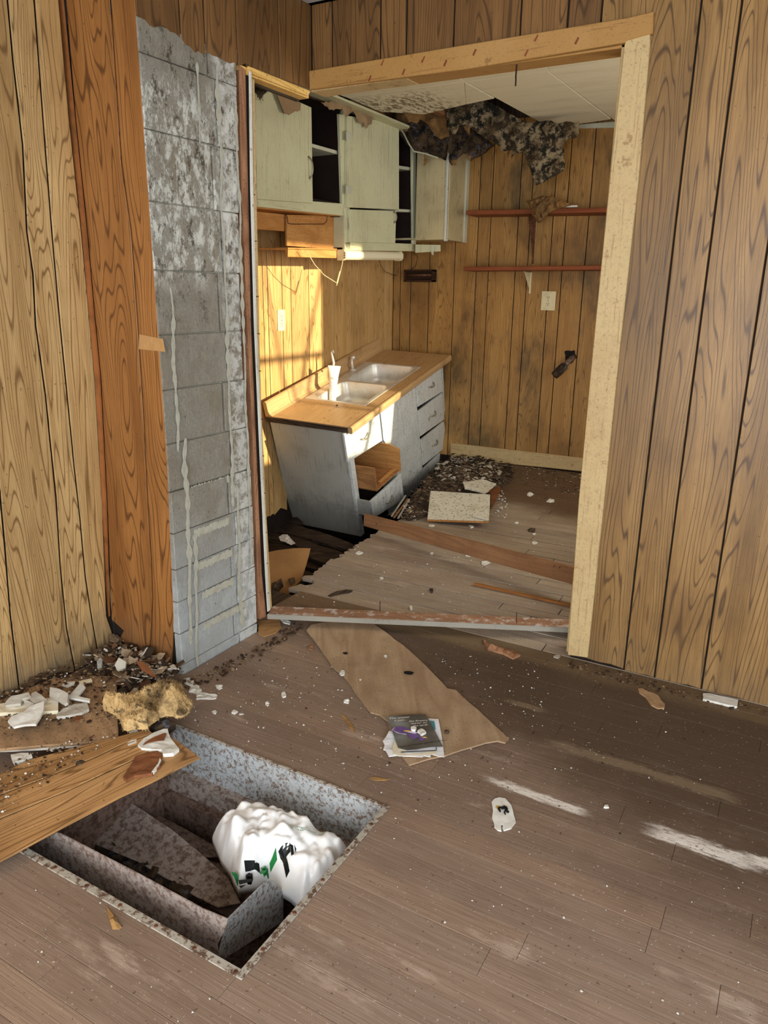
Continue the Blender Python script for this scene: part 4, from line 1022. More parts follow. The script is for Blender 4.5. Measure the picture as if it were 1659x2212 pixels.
outlet('white duplex outlet in the sunlit patch on the left kitchen wall', ((qa+qb)/2)+V((.001, 0, 0)), (0, 1, 0), (1, 0, 0), min(abs(qb.y-qa.y), .085), .122, M['plastic_w'])
vp = thing('vent_pipe_stub', 'dark pipe stub wrapped in cloth hanging from a ragged hole in the back wall', 'pipe', (.32, 2.42, .85))
hole = rag(bwp([(1220, 758), (1242, 757), (1245, 773), (1234, 786), (1222, 780)], 2.449), .01, .003, 3)
part('hole_shade_patch', Bd().prism(hole, (0, -.002, 0)), M['black'], vp)  # flat black patch painting the dark inside the wall opening
a = U(1237, 772, 1, 2.44); m_ = U(1222, 788, 1, 2.36); e = U(1197, 812, 1, 2.32)
part('elbow', Bd().tube([a+V((0, .004, 0)), a+V((-.004, -.03, -.01)), m_], [.020, .018, .016], 10), M['rustdark'], vp, smooth=True)
part('sleeve', Bd().tube([m_, m_.lerp(e, .1), m_.lerp(e, .55), e], [.017, .027, .029, .026], 12), M['insul_dark'], vp, smooth=True)

# torn insulation and mouldy sheets hanging out of the ceiling
def hang(name, pts, y, n, th, amp, fq, bulge, mat, label, cat, seed, cell=.016, raggy=.006, group=None, parent=None):
    b = chunk(bwp(pts, y), n, th, amp, fq, bulge=bulge, cell=cell, seed=seed, raggy=raggy)
    if 'insul' in name or name == 'tuft': fuzz(b, 900 if name != 'tuft' else 60, .02, .0006, seed)
    return tag(b.build(name, mat, parent, smooth=False), label, cat, group)
def c2px(pts): return [(u/3.318+860, v/3.318+150) for u, v in pts]
hin = hang('hanging_insulation', c2px([(-10, 290), (150, 290), (250, 290), (360, 350), (362, 490), (345, 560), (330, 650), (220, 600), (110, 580), (60, 520), (5, 420)]), 2.03, (.2, -1, -.1), .03, .035, 14, .04, M['insul_dark'], 'dark bluish insulation bulging down over the middle wall cabinet', 'insulation', 1)
hang('hanging_insulation', c2px([(0, 290), (120, 270), (250, 290), (350, 370), (358, 480), (300, 500), (250, 470), (220, 400), (160, 360), (120, 440), (60, 450), (10, 400)]), 1.97, (.2, -1, -.1), .015, .02, 20, .025, M['insul_tan'], 'brown fluffy insulation lapping over the dark bluish one', 'insulation', 2, .014)
hang('hanging_insulation', c2px([(365, 330), (440, 380), (560, 440), (690, 540), (600, 610), (520, 660), (470, 600), (430, 640), (390, 690), (372, 640)]), 2.05, (.1, -1, 0), .02, .03, 16, .03, M['insul_dark'], 'dark insulation pocket above the corner wall cabinet', 'insulation', 3)
hms = hang('mouldy_sheet', c2px([(366, 260), (470, 180), (600, 200), (760, 290), (880, 360), (960, 380), (990, 440), (925, 560), (885, 590), (830, 600), (800, 640), (797, 690), (785, 640), (742, 585), (690, 530), (600, 470), (520, 410), (455, 400), (420, 470), (368, 420)]), 1.98, (.1, -1, -.15), .008, .03, 11, .02, M['mould'], 'long black-moulded ceiling sheet draped out of the hole', 'ceiling sheet', 4)
hang('mouldy_sheet', c2px([(925, 470), (960, 390), (1060, 370), (1180, 380), (1292, 370), (1285, 480), (1200, 510), (1180, 540), (1192, 720), (1090, 780), (990, 835), (960, 740), (915, 610)]), 2.02, (.15, -1, 0), .008, .02, 13, .01, M['mould'], 'square-cornered black-moulded flap hanging lowest from the ceiling hole', 'ceiling sheet', 5)
for k, pts in enumerate(([(760, 590), (820, 580), (805, 690), (790, 640)], [(470, 400), (520, 410), (515, 465), (490, 440)], [(185, 600), (205, 600), (215, 660), (185, 692), (190, 640)], [(480, 610), (525, 620), (520, 660), (500, 640)], [(390, 650), (420, 650), (415, 680), (392, 684)])):
    hang('tuft', c2px(pts), 1.955, (0, -1, 0), .006, .006, 40, .006, M['insul_tan'], None, None, 20+k, .008, .003, None, (hms, hin, hin, hin, hin)[k])
tag(Bd().tube([U(u, v, 1, 1.95) for u, v in [(807, 250), (825, 252), (841, 258), (858, 268), (872, 288), (884, 312), (894, 327), (915, 331), (946, 341)]], .005, 6).build('sprung_moulding', M['cab_shelf']), 'sprung thin moulding strip curving down from the ceiling over the middle wall cabinet', 'moulding')
def c1px(pts): return [(u/3.318+500, v/3.318+120) for u, v in pts]
tag(chunk([U(u, v, 0, -.655) for u, v in c1px([(640, 335), (840, 325), (1045, 272), (1030, 380), (1005, 490), (960, 525), (945, 480), (915, 490), (900, 455), (870, 400), (820, 440), (790, 380), (700, 390)])], (1, 0, 0), .002, .012, 12, cell=.014, raggy=.005, seed=2).build('torn_paper_flap', M['paper_brown']), 'torn brown paper flap hanging from the ceiling edge between the wall cabinets', 'paper')
tag(chunk([U(u, v, 0, -.655) for u, v in c1px([(315, 255), (400, 290), (495, 345), (490, 392), (410, 427), (375, 412), (345, 330)])], (1, 0, 0), .002, .010, 14, cell=.014, raggy=.005, seed=6).build('torn_paper_flap', M['paper_brown']), 'crumpled grey brown paper hanging in front of the left wall cabinet door', 'paper')
tag(fuzz(chunk([U(u, v, 0, -.14) for u, v in [(542, 168), (560, 176), (574, 184), (571, 200), (562, 216), (556, 206), (548, 198)]], (1, 0, 0), .004, .01, 40, bulge=.008, cell=.006, raggy=.003, seed=9), 500, .016, .0006, 2).build('cobweb_nest', M['insul_dark']), 'dark dusty nest clump in the top left corner of the opening', 'nest')
tag(Bd().prism([(-1.0+.01, .45, 2.29), (-.60, .45, 2.29), (-.60, 2.15, 2.29), (-.99, 2.15, 2.29)], (0, 0, .012)).build('ceiling_board', M['cab'], grain=(0, 1, 0)), 'cream painted ceiling board above the wall cabinets', 'board')

# ------------------------------------------------------------------ leaning base cabinet (a racked box: its own skewed frame)
CO = V((-1.032, 1.184, -.136)); EX = V((.518, .030, -.016)); EY = V((-.066, 1.377, .289)); EZ = V((.071, -.285, .725))
LX, LY, LZ = EX.length, EY.length, EZ.length
ux, uy, uz = EX/LX, EY/LY, EZ/LZ
def FC(p): return CO+ux*p[0]+uy*p[1]+uz*p[2]
AM = Matrix((ux, uy, uz)).transposed().inverted()
def CLc(u, v, ax, val):      # local cabinet coordinates of a pixel on a local plane
    d = AM@ray(u, v); c = AM@(CAM-CO); t = (val-c[ax])/d[ax]; q = c+d*t; q[ax] = val; return q
cab = thing('sink_base_cabinet', 'white painted base cabinet leaning into the rotten floor below the left wall', 'base cabinet', CO+EX*.5+EY*.4)
def cpart(name, b, mat, parent=cab, grain=None, **k):
    return part(name, b, mat, parent, grain=grain or tuple(uz), **k)
cpart('side_panel', Bd(FC).box(0, LX-.02, 0, .018, 0, LZ), M['cab_side'], bevel=.0015)
cpart('side_panel', Bd(FC).box(.10, LX-.02, LY-.018, LY, .0, LZ), M['cab_blue'], bevel=.0015)
cpart('back_panel', Bd(FC).prism([(.01, .018, 0), (.10, LY-.02, 0), (.10, LY-.02, LZ), (.01, .018, LZ)], (.006, 0, 0)), M['cab_in'])
cpart('bottom_panel', Bd(FC).box(.008, LX-.03, .018, LY-.018, .09, .105), M['rot'])
def cf_(name, pts, mat, parent=cab, x=LX-.02, th=.02, bevel=.0012, grain=None):
    return cpart(name, Bd(FC).prism([CLc(u, v, 0, x+th) for u, v in pts], (-th, 0, 0)), mat, parent, grain, bevel=bevel)
# measured on the front plane
def yz(u, v, x=LX): q = CLc(u, v, 0, x); return q.y, q.z
yl = 0.0; y1 = yz(753, 990)[0]; y2 = yz(826, 940)[0]; y3 = yz(900, 860)[0]; y4 = LY
zt = LZ
zdr = yz(755, 1000)[1]
cpart('front_stile', Bd(FC).box(LX-.02, LX, 0, .045, 0, LZ), M['cab_blue'], bevel=.0015)
cpart('front_stile', Bd(FC).box(LX-.02, LX, y2-.005, y2+.02, 0, LZ), M['cab_blue'], bevel=.0015)
cpart('front_stile', Bd(FC).box(LX-.02, LX, y3-.03, y3-.004, .08, LZ), M['cab_blue'], bevel=.0015)
cpart('front_stile', Bd(FC).box(LX-.02, LX, LY-.018, LY, .02, LZ), M['cab_blue'], bevel=.0015)
cpart('rail', Bd(FC).box(LX-.02, LX, .045, LY-.018, LZ-.03, LZ), M['cab_blue'], grain=tuple(uy), bevel=.0015)
cpart('kick_board', Bd(FC).prism([(LX-.018, y2, -.06), (LX-.018, LY+.01, -.05), (LX-.018, LY+.01, .045), (LX-.018, y2, .06)], (.015, 0, 0)), M['cab_blue'], grain=tuple(uy), bevel=.0015)
dr_in = cpart('divider', Bd(FC).box(.02, LX-.02, y2, y2+.015, .1, LZ-.19), M['cab_in'])
cpart('divider', Bd(FC).box(.02, LX-.02, y3-.02, y3-.005, .1, LZ-.19), M['cab_in'])
XO = LX+.016
def cpull(parent, c, w_=.085):
    c = V(c); a = c+V((0, -w_/2, -.004)); b_ = c+V((0, w_/2, .004)); pts = []; rad = []
    for i in range(9):
        t = i/8; pts.append(FC(a.lerp(b_, t)+V((.022*math.sin(math.pi*t)**.6, 0, -.012*math.sin(math.pi*t)))))
        rad.append(.006-.0022*math.sin(math.pi*t))
    part('handle', Bd().tube(pts, rad, 8), M['metal'], parent, smooth=True)
def front(name, pts, label=None, hp=None):
    P = [CLc(u, v, 0, XO) for u, v in pts]
    d = cpart(name, Bd(FC).prism(P, (-.015, 0, 0)), M['cab_blue'], cab, bevel=.002)
    if hp: q = CLc(hp[0], hp[1], 0, XO); cpull(d, q)
    return d
front('drawer', [(744, 938), (819, 888), (826, 952), (753, 999)], hp=(786, 942))
front('door', [(822, 884), (897, 833), (903, 900), (913, 1012), (880, 1050), (868, 1052), (836, 962), (829, 950)])
front('drawer', [(899, 831), (953, 790), (957, 845), (903, 879)], hp=(930, 831))
front('drawer', [(904, 888), (956, 849), (960, 906), (908, 943)], hp=(934, 893))
front('drawer', [(910, 950), (959, 911), (965, 964), (914, 1006)], hp=(938, 956))
# middle drawer box pulled out with its front gone, resting on the lower one
zA = yz(757, 1062)[1]
def inner_x(u, v, y): return CLc(u, v, 1, y)
ya = .06; yb = y2-.03
mb = CLc(814, 1062, 1, ya); mt = CLc(809, 1012, 1, ya); fb = CLc(874, 1010, 1, yb); ft = CLc(870, 964, 1, yb)
dx = mb.x
db = cpart('drawer', Bd(FC).box(.10, dx, ya, yb, mb.z, mb.z+.008), M['drawer_wood'], grain=tuple(ux), bevel=.001)
db['label'] = 'bare wooden drawer box pulled out without its front'
cpart('drawer_side', Bd(FC).prism([(.10, ya, mb.z), (dx, ya, mb.z), (mt.x, ya, mt.z), (.10, ya, mt.z)], (0, .011, 0)), M['drawer_wood'], db, grain=tuple(ux), bevel=.001)
cpart('drawer_side', Bd(FC).prism([(.10, yb, mb.z), (dx+.01, yb, mb.z), (dx+.012, yb, mt.z-.004), (dx-.05, yb, mt.z+.022), (.10, yb, mt.z+.02)], (0, -.011, 0)), M['ply'], db, grain=tuple(ux), bevel=.001)
cpart('drawer_back', Bd(FC).box(.09, .10, ya, yb, mb.z, mt.z), M['drawer_wood'], db, grain=tuple(uy), bevel=.001)
cpart('slat', Bd(FC).box(dx-.045, dx-.02, ya+.10, yb-.012, mb.z+.009, mb.z+.017), M['ply'], db, grain=tuple(uy), bevel=.001)
# lower drawer, pulled out, with its painted front
ql = [CLc(u, v, 0, dx-.015) for u, v in [(802, 1083), (867, 1024), (873, 1078), (808, 1119)]]
ld = cpart('drawer', Bd(FC).prism(ql, (-.016, 0, 0)), M['cab_blue'], cab, bevel=.002)
cpull(ld, CLc(840, 1078, 0, dx-.014))
z0_, z1_ = ql[3].z+.005, ql[0].z-.004; y0_ = ql[0].y+.004
for yy_ in (y0_, ql[1].y-.02): cpart('drawer_side', Bd(FC).box(.10, dx-.032, yy_, yy_+.011, z0_, z1_-.002), M['cab_side'], ld, grain=tuple(ux), bevel=.001)
cpart('drawer_bottom', Bd(FC).box(.10, dx-.032, y0_, ql[1].y-.01, z0_, z0_+.006), M['cab_in'], ld, grain=tuple(ux))

# ------------------------------------------------------------------ countertop, backsplash, sink
ct = thing('countertop', 'wood grain laminate countertop with backsplash tilted over the base cabinet', 'countertop', FC((LX*.5, LY*.4, LZ)))
ZT = LZ+.034
P_nl = CLc(648, 861, 2, ZT); P_nr = CLc(789, 876, 2, ZT); P_fl = CLc(782, 783, 2, ZT); P_fr = CLc(911, 792, 2, ZT)
sx0 = (P_nl.x+P_fl.x)/2; sx1 = (P_nr.x+P_fr.x)/2; sy0 = (P_nl.y+P_nr.y)/2; sy1 = (P_fl.y+P_fr.y)/2
sx0 = max(sx0, .06); sx1 = min(sx1, LX-.03)
CY0, CY1, CX0, CX1 = -.03, LY+.025, .004, LX+.045
def ctp(name, b, mat=None, parent=ct, grain=None, **k): return part(name, b, mat or M['counter'], parent, grain=grain or tuple(uy), **k)
b = Bd(FC).box(CX0, CX1-.012, CY0, sy0+.01, LZ+.002, ZT).box(CX0, CX1-.012, sy1-.01, CY1, LZ+.002, ZT).box(CX0, sx0+.01, sy0+.01, sy1-.01, LZ+.002, ZT).box(sx1-.01, CX1-.012, sy0+.01, sy1-.01, LZ+.002, ZT)
ctp('top', b)
prof = [(-.012, ZT), (.0, ZT+.003), (.010, ZT), (.014, ZT-.010), (.012, ZT-.036), (.004, ZT-.046), (-.012, ZT-.044)]
b = Bd(FC); n_ = len(prof); vs = [(CX1+a, CY0, c) for a, c in prof]+[(CX1+a, CY1, c) for a, c in prof]
b.add(vs, [list(range(n_))[::-1], list(range(n_, 2*n_))]+[(i, (i+1) % n_, n_+(i+1) % n_, n_+i) for i in range(n_)]); ctp('front_edge', b, bevel=.001)
prof = [(.0, ZT-.01), (.0, ZT+.088), (.014, ZT+.094), (.024, ZT+.088), (.026, ZT+.03), (.034, ZT+.012), (.05, ZT+.001)]
for (a_, c_) in ((CY0, .20), (.203, LY+.02)):
    b = Bd(FC); n_ = len(prof); vs = [(a, a_, c) for a, c in prof]+[(a, c_, c) for a, c in prof]
    b.add(vs, [list(range(n_))[::-1], list(range(n_, 2*n_))]+[(i, (i+1) % n_, n_+(i+1) % n_, n_+i) for i in range(n_)]); ctp('backsplash', b, bevel=.001)
ctp('delaminated_edge', Bd(FC).box(CX0, CX1-.014, CY0-.003, CY0, LZ-.004, ZT-.006), M['rot'], grain=tuple(ux))

sink = thing('kitchen_sink', 'double bowl stainless steel sink set in the tilted countertop', 'sink', FC(((sx0+sx1)/2, (sy0+sy1)/2, LZ-.13)))
zr = ZT+.003
def rrect(x0, x1, y0, y1, r, n=6):
    out = []
    for cx, cy, a0_ in ((x1-r, y1-r, 0), (x0+r, y1-r, 90), (x0+r, y0+r, 180), (x1-r, y0+r, 270)):
        for i in range(n+1):
            a = math.radians(a0_+90*i/n); out.append((cx+r*math.cos(a), cy+r*math.sin(a)))
    return out
def outer_match(pts, x0, x1, y0, y1):
    cx, cy = sum(p[0] for p in pts)/len(pts), sum(p[1] for p in pts)/len(pts); out = []
    for i, (x, y) in enumerate(pts):
        q = i//7; k = i % 7
        # side/corner assignment keeps the corners sharp
        X = (x1 if q in (0, 3) else x0); Y = (y1 if q in (0, 1) else y0)
        if k == 3: out.append((X, Y))
        elif (k < 3) == (q in (0, 2)): out.append((X, y))
        else: out.append((x, Y))
    return out
ym = (CLc(838, 831, 2, ZT).y+CLc(760, 826, 2, ZT).y)/2
deck = sx0+.065
for nm, (a_, c_) in (('near', (sy0+.02, ym-.012)), ('far', (ym+.012, sy1-.02))):
    cy0 = sy0 if nm == 'near' else ym; cy1 = ym if nm == 'near' else sy1
    R0 = rrect(deck, sx1-.022, a_, c_, .045); O0 = outer_match(R0, sx0, sx1, cy0, cy1); n_ = len(R0)
    b = Bd(FC); b.add([(x, y, zr) for x, y in O0]+[(x, y, zr) for x, y in R0]+[(x, y, zr-.003) for x, y in O0], [(i, (i+1) % n_, n_+(i+1) % n_, n_+i) for i in range(n_)]+[(i, (i+1) % n_, 2*n_+(i+1) % n_, 2*n_+i) for i in range(n_)])
    part('rim', b, M['steel'], sink)
    b = Bd(FC); lv = [(0, 0), (.004, -.004), (.012, -.10), (.022, -.135), (.05, -.148)]; vs = []
    for ins, dz in lv:
        vs += [(x, y, zr+dz) for x, y in rrect(deck+ins, sx1-.022-ins, a_+ins, c_-ins, .045)]
    fs = [(k*n_+i, k*n_+(i+1) % n_, (k+1)*n_+(i+1) % n_, (k+1)*n_+i) for k in range(len(lv)-1) for i in range(n_)]
    fs.append([(len(lv)-1)*n_+i for i in range(n_)])
    bw_ = part('bowl', b.add(vs, fs), M['steel'], sink, smooth=True)
    cx, cy = (deck+sx1-.022)/2, (a_+c_)/2
    part('drain', Bd(FC).tube([(cx, cy, zr-.147), (cx, cy, zr-.1445)], [.04, .036], 16), M['nail'], bw_)
fc_ = CLc(762, 800, 2, ZT)
fau = thing('faucet_post', 'chrome faucet post with round knob left on the sink deck', 'faucet', FC((fc_.x, fc_.y, ZT)))
f0 = FC((fc_.x, fc_.y, ZT))
part('base', Bd().tube([f0, f0+V((0, 0, .006)), f0+V((0, 0, .012))], [.024, .022, .012], 14), M['steel'], fau, smooth=True)
part('post', Bd().tube([f0+V((0, 0, .01)), f0+V((-.006, -.002, .05)), f0+V((-.008, 0, .078))], [.010, .0085, .009], 12), M['steel'], fau, smooth=True)
part('knob', Bd().tube([f0+V((-.012, -.004, .080)), f0+V((-.004, .0, .083)), f0+V((.006, .008, .088)), f0+V((.012, .012, .09))], [.006, .013, .014, .005], 12), M['steel'], fau, smooth=True)
# white squeeze tube standing upside down in the near bowl, and the faucet handle behind
bb_ = CLc(709, 868, 1, ym-.10)
def scrp(u, v, y=None): return UP(u, v, FC((.14, (sy0+ym)/2-.02, ZT)), (.5, -1, 0))
bt_ = scrp(722, 790); bl_ = scrp(718, 872)
tb_ = thing('squeeze_tube', 'white squeeze tube with flat flared end standing in the near sink bowl', 'tube bottle', bl_)
axv = (bt_-bl_); hgt = axv.length; axv.normalize(); side = V((1, .5, 0)).normalized(); side = (side-axv*side.dot(axv)).normalized(); dep = axv.cross(side)
b = Bd(); vs = []; n_ = 20
pr = [(0, .020, .020), (.03, .021, .021), (.3, .0225, .022), (.55, .025, .019), (.8, .032, .010), (.97, .040, .0035), (1.0, .0405, .0015)]
for t, a, c in pr:
    for i in range(n_):
        q = 2*math.pi*i/n_; vs.append(bl_+axv*hgt*t+side*a*math.cos(q)+dep*c*math.sin(q))
b.add(vs, [(k*n_+i, k*n_+(i+1) % n_, (k+1)*n_+(i+1) % n_, (k+1)*n_+i) for k in range(len(pr)-1) for i in range(n_)]+[list(range(n_))[::-1], [(len(pr)-1)*n_+i for i in range(n_)]])
part('tube_body', b, M['bottle'], tb_, smooth=True)
nrm = dep if dep.dot(CAM-bl_) > 0 else -dep
sd = side if side.dot(RT) > 0 else -side
text_on('print', 'VAGI', .016, bl_+axv*hgt*.66-sd*.020+nrm*.022, sd, axv, nrm, M['ink_grey'], tb_)
for k, s_ in enumerate(('daily lotion', 'gentle', 'wash 200', 'soft', 'ml', 'use')):
    text_on('print', s_, .007, bl_+axv*hgt*(.56-.075*k)-sd*.012+nrm*.0235, sd, axv, nrm, M['ink_grey'], tb_)
h0_ = FC((.035, CLc(722, 790, 2, ZT).y, ZT))
fp0 = UP(719, 795, FC((.10, (sy0+ym)/2+.06, ZT)), (.5, -1, 0))
tag(Bd().tube([UP(719, 800, fp0, (.5, -1, 0)), UP(721, 783, fp0, (.5, -1, 0)), UP(718, 770, fp0, (.5, -1, 0)), UP(716, 761, fp0, (.5, -1, 0)), UP(720, 757, fp0, (.5, -1, 0)), UP(721, 763, fp0, (.5, -1, 0))], [.008, .0075, .006, .006, .007, .005], 10)
    .build('faucet_lever', M['steel'], smooth=True), 'bent brassy faucet lever sticking up behind the white squeeze tube', 'faucet')
q = CLc(672, 858+16, 2, ZT)
tag(Bd(FC).tube([CLc(728, 876, 2, ZT), CLc(728, 876, 2, ZT)+V((0, 0, .004))], .006, 10).build('bottle_cap', M['nail']), 'tiny round dark cap on the near end of the countertop', 'cap')
crumbs = Bd(FC); rr = random.Random(12)
def flake(b, c, r, n, th, rnd, nsides=5):
    n = V(n).normalized(); x = n.orthogonal().normalized(); y = n.cross(x); P = []; a0 = rnd.uniform(0, 6)
    for i in range(nsides):
        a = a0+2*math.pi*i/nsides+rnd.uniform(-.3, .3); k = r*rnd.uniform(.6, 1.15); P.append(V(c)+x*k*math.cos(a)+y*k*math.sin(a))
    b.prism(P, n*th)
for k in range(120):
    y_ = rr.uniform(-.01, LY); x_ = rr.uniform(.06, LX+.02)
    if sy0 < y_ < sy1 and x_ < sx1+.01: continue
    flake(crumbs, (x_, y_, ZT+.0006), rr.uniform(.0012, .004), (0, 0, 1), .0012, rr, 4)
tag(crumbs.build('counter_crumbs', M['crumb_b']), 'scattered dirt crumbs on the wood grain countertop', 'crumbs', None, 'stuff')

# ------------------------------------------------------------------ kitchen floor things
def floor_n(p): return V((0, -SL, 1)).normalized() if p.y > 0 else V((0, 0, 1))
def flat(name, pts, mat, label, cat, th=.008, h=0, amp=.0, freq=40, seed=0, cell=.012, raggy=0, bulge=0, group=None, parent=None, smooth=False):
    P = [FL(u, v, h) for u, v in pts]; c = sum(P, V((0, 0, 0)))/len(P); n = floor_n(c)
    if c.y > 0: P = [UP(u, v, (0, 0, h), (0, -SL, 1)) for u, v in pts]
    b = chunk(P, n, th, amp, freq, bulge=bulge, cell=cell, seed=seed, raggy=raggy)
    o = b.build(name, mat, parent, grain=tuple((P[1]-P[0]).normalized()), smooth=smooth)
    if label: tag(o, label, cat, group)
    return o
# long fascia board standing on its edge across the floor
A = FL(785, 1136, .022); Bq = FL(1234, 1262, .075)
At = UP(786, 1110, A, (.35, -1, 0)); Bt = UP(1237, 1225, Bq, (.35, -1, 0))
lb = thing('fallen_board', 'long brown board standing on edge across the kitchen floor', 'board', (A+Bq)/2)
dirb = (Bq-A).normalized(); nb = dirb.cross(V((0, 0, 1))).normalized(); 
if nb.y < 0: nb = -nb
part('plank', Bd().prism([A-dirb*.0, A.lerp(Bq, .5)+V((0, 0, -.002)), Bq+dirb*.25, Bt+dirb*.25, At.lerp(Bt, .5), At], nb*.016), M['board_brown'], lb, grain=tuple(dirb), bevel=.0015)
for t, s_ in ((.08, 1), (.93, 1), (.95, 1)):
    p = A.lerp(Bq, t).lerp(At.lerp(Bt, t), .5 if t < .5 else .75); part('nail', Bd().tube([p, p-nb*.02+V((.012, 0, .012 if t > .5 else 0))], .0015, 5), M['nail'], lb)
def bar(name, p0, p1, w_, h_, mat, label, cat, hbase=.0, ext=0, parent=None):
    a = FL(*p0, hbase); c = FL(*p1, hbase); d = (c-a).normalized(); c = c+d*ext; s_ = d.cross(V((0, 0, 1))).normalized()
    b = Bd().prism([a-s_*w_/2, c-s_*w_/2, c+s_*w_/2, a+s_*w_/2], (0, 0, h_)); o = b.build(name, mat, parent, grain=tuple(d), bevel=min(.0015, h_*.2))
    if label: tag(o, label, cat)
    return o
bar('lath_strip', (1024, 1264), (1230, 1310), .014, .012, M['stick'], 'short orange wooden lath on the kitchen floor near the right jamb', 'lath', .002, .15)
# bottom plate across the opening, lying flat with nails up
bp_ = thing('bottom_plate_board', 'pinkish board with two upright nails lying across the foot of the opening', 'board', FL(900, 1350))
hp_ = .030
tl = [U(u, v, 2, .054) for u, v in [(590, 1309), (1228, 1338), (1228, 1355), (578, 1326)]]
dd_ = (tl[1]-tl[0]).normalized(); tl[1] = tl[1]+dd_*.06; tl[2] = tl[2]+dd_*.06
part('plank', Bd().prism(tl, (0, 0, -.021)), M['bottom_plate'], bp_, grain=tuple(dd_), bevel=.0015)
ff = V(tl[3]-tl[0]).normalized()
part('painted_edge', Bd().prism([tl[3]+ff*.001, tl[2]+ff*.001, tl[2]+ff*.004, tl[3]+ff*.004], (0, 0, -.021)), M['plate_edge'], bp_, grain=tuple(dd_))
for (u, v0, v1) in ((821, 1321, 1299), (1116, 1346, 1323)):
    p = U(u, v0, 2, .054); q = UP(u, v1, p, (0, -1, 0)); part('nail', Bd().tube([p-V((0, 0, .01)), q], .0016, 6), M['nail'], bp_)
for q_ in ((.15, -.33), (.9, .06)): pass
tag(Bd().prism([FL(600, 1338), FL(640, 1340), FL(640, 1334), FL(600, 1331)], (0, 0, .032)).build('wood_block', M['rot']), 'small dark block under the left end of the pinkish board', 'block')
# tiles fallen from the ceiling
ft_ = thing('fallen_ceiling_tile', 'square speckled white ceiling tile fallen on the kitchen floor', 'ceiling tile', FL(990, 1120))
P = [UP(u, v, FL(990, 1125, .035), (-.05, -.16, 1)) for u, v in [(930, 1060), (1059, 1068), (1056, 1125), (923, 1121)]]
part('tile_face', Bd().prism(P, V((-.05, -.16, 1))*-.003), M['tilefallen'], ft_, bevel=.001)
part('tile_core', Bd().prism([p-V((0, 0, .0031)) for p in P], (0, 0, -.012)), M['ply'], ft_, bevel=.001)
part('torn_corner', chunk([UP(u, v, FL(990, 1125, .036), (-.05, -.16, 1)) for u, v in [(1022, 1108), (1054, 1122), (1052, 1125), (1020, 1118)]], (0, 0, 1), .002, .002, 60, cell=.01, seed=1), M['white_plaster'], ft_)
ft2 = thing('fallen_ceiling_tile', 'dirty mould-speckled tile piece lying on the debris behind the white tile', 'ceiling tile', FL(1040, 1050))
P = [UP(u, v, FL(1040, 1055, .05), (.08, -.10, 1)) for u, v in [(1000, 1040), (1040, 1035), (1072, 1044), (1047, 1064), (1004, 1053)]]
part('tile_face', Bd().prism(rag(P, .03, .003, 2), V((0, 0, -.012))), M['tilefallen'], ft2, bevel=.001)
flat('brown_floor_mat_piece', [(1049, 1064), (1078, 1045), (1082, 1060), (1062, 1100), (1060, 1068)], M['rust_plaster'], 'reddish brown board piece beside the fallen white tile', 'board', .006, .006)
# debris heap along the cabinet foot
pile_px = [(880, 1096), (890, 1072), (912, 1045), (944, 1014), (976, 990), (1010, 985), (1060, 1000), (1104, 1010), (1110, 1040), (1085, 1052), (1060, 1062), (990, 1066), (935, 1062), (915, 1085), (890, 1112)]
P = [UP(u, v, (0, 0, 0), (0, -SL, 1)) for u, v in pile_px]
for p in P: p.y = min(p.y, 2.42)
kd = tag(chunk(P, (0, -SL, 1), .006, .02, 22, bulge=.03, cell=.025, seed=5, raggy=.01).build('debris_heap', M['dirt']), 'dark heap of rotten debris along the foot of the base cabinet', 'debris', None, 'stuff')
def inpoly(x, y, poly):
    c = False; j = len(poly)-1
    for i in range(len(poly)):
        if (poly[i][1] > y) != (poly[j][1] > y) and x < (poly[j][0]-poly[i][0])*(y-poly[i][1])/(poly[j][1]-poly[i][1])+poly[i][0]: c = not c
        j = i
    return c
def scatter(name, poly, n, rmin, rmax, mat, label, cat, seed, hmin=0, hmax=.01, tilt=.6, th=.002, sides=5, group=None, bias=1.0, zfun=None):
    rr = random.Random(seed); b = Bd(); P = [(FL(u, v).x, FL(u, v).y) for u, v in poly]
    x0, x1 = min(p[0] for p in P), max(p[0] for p in P); y0, y1 = min(p[1] for p in P), max(p[1] for p in P); k = 0; t_ = 0
    while k < n and t_ < n*40:
        t_ += 1; x = rr.uniform(x0, x1); y = rr.uniform(y0, y1)
        if not inpoly(x, y, P): continue
        if HX0-.02 < x < HX1+.02 and HY0-.02 < y < HY1+.02: continue
        r_ = rmin+(rmax-rmin)*rr.random()**3
        z = kz(y)+rr.uniform(hmin, hmax)+(zfun(x, y) if zfun else 0)+r_*tilt*.35
        flake(b, (x, y, z), r_, (rr.uniform(-tilt, tilt), rr.uniform(-tilt, tilt), 1), min(th, r_*.6), rr, sides); k += 1
    return tag(b.build(name, mat), label, cat, group, 'stuff')
scatter('debris_flakes', pile_px, 1500, .003, .024, M['debris_dark'], 'mixed brown and grey flakes covering the kitchen debris heap', 'debris', 3, .008, .036, .5, .003)
scatter('plaster_crumble', [(940, 1010), (1010, 998), (1085, 1020), (1080, 1050), (1000, 1058), (940, 1040)], 420, .003, .024, M['debris_pale'], 'pale plaster crumble over the middle of the kitchen debris heap', 'debris', 7, .03, .05, .4, .002)
scatter('debris_flakes', [(840, 1115), (880, 1095), (905, 1100), (925, 1110), (900, 1125), (860, 1125)], 160, .004, .02, M['debris'], 'loose dark flakes between the lower drawer and the fallen tile', 'debris', 4, .002, .02, .6)
scatter('debris_flakes', [(1000, 985), (1255, 1022), (1250, 1075), (1130, 1050), (1080, 1010)], 240, .002, .012, M['debris'], 'small flakes on the dark kitchen floor below the baseboard', 'debris', 6, 0, .004, .4)
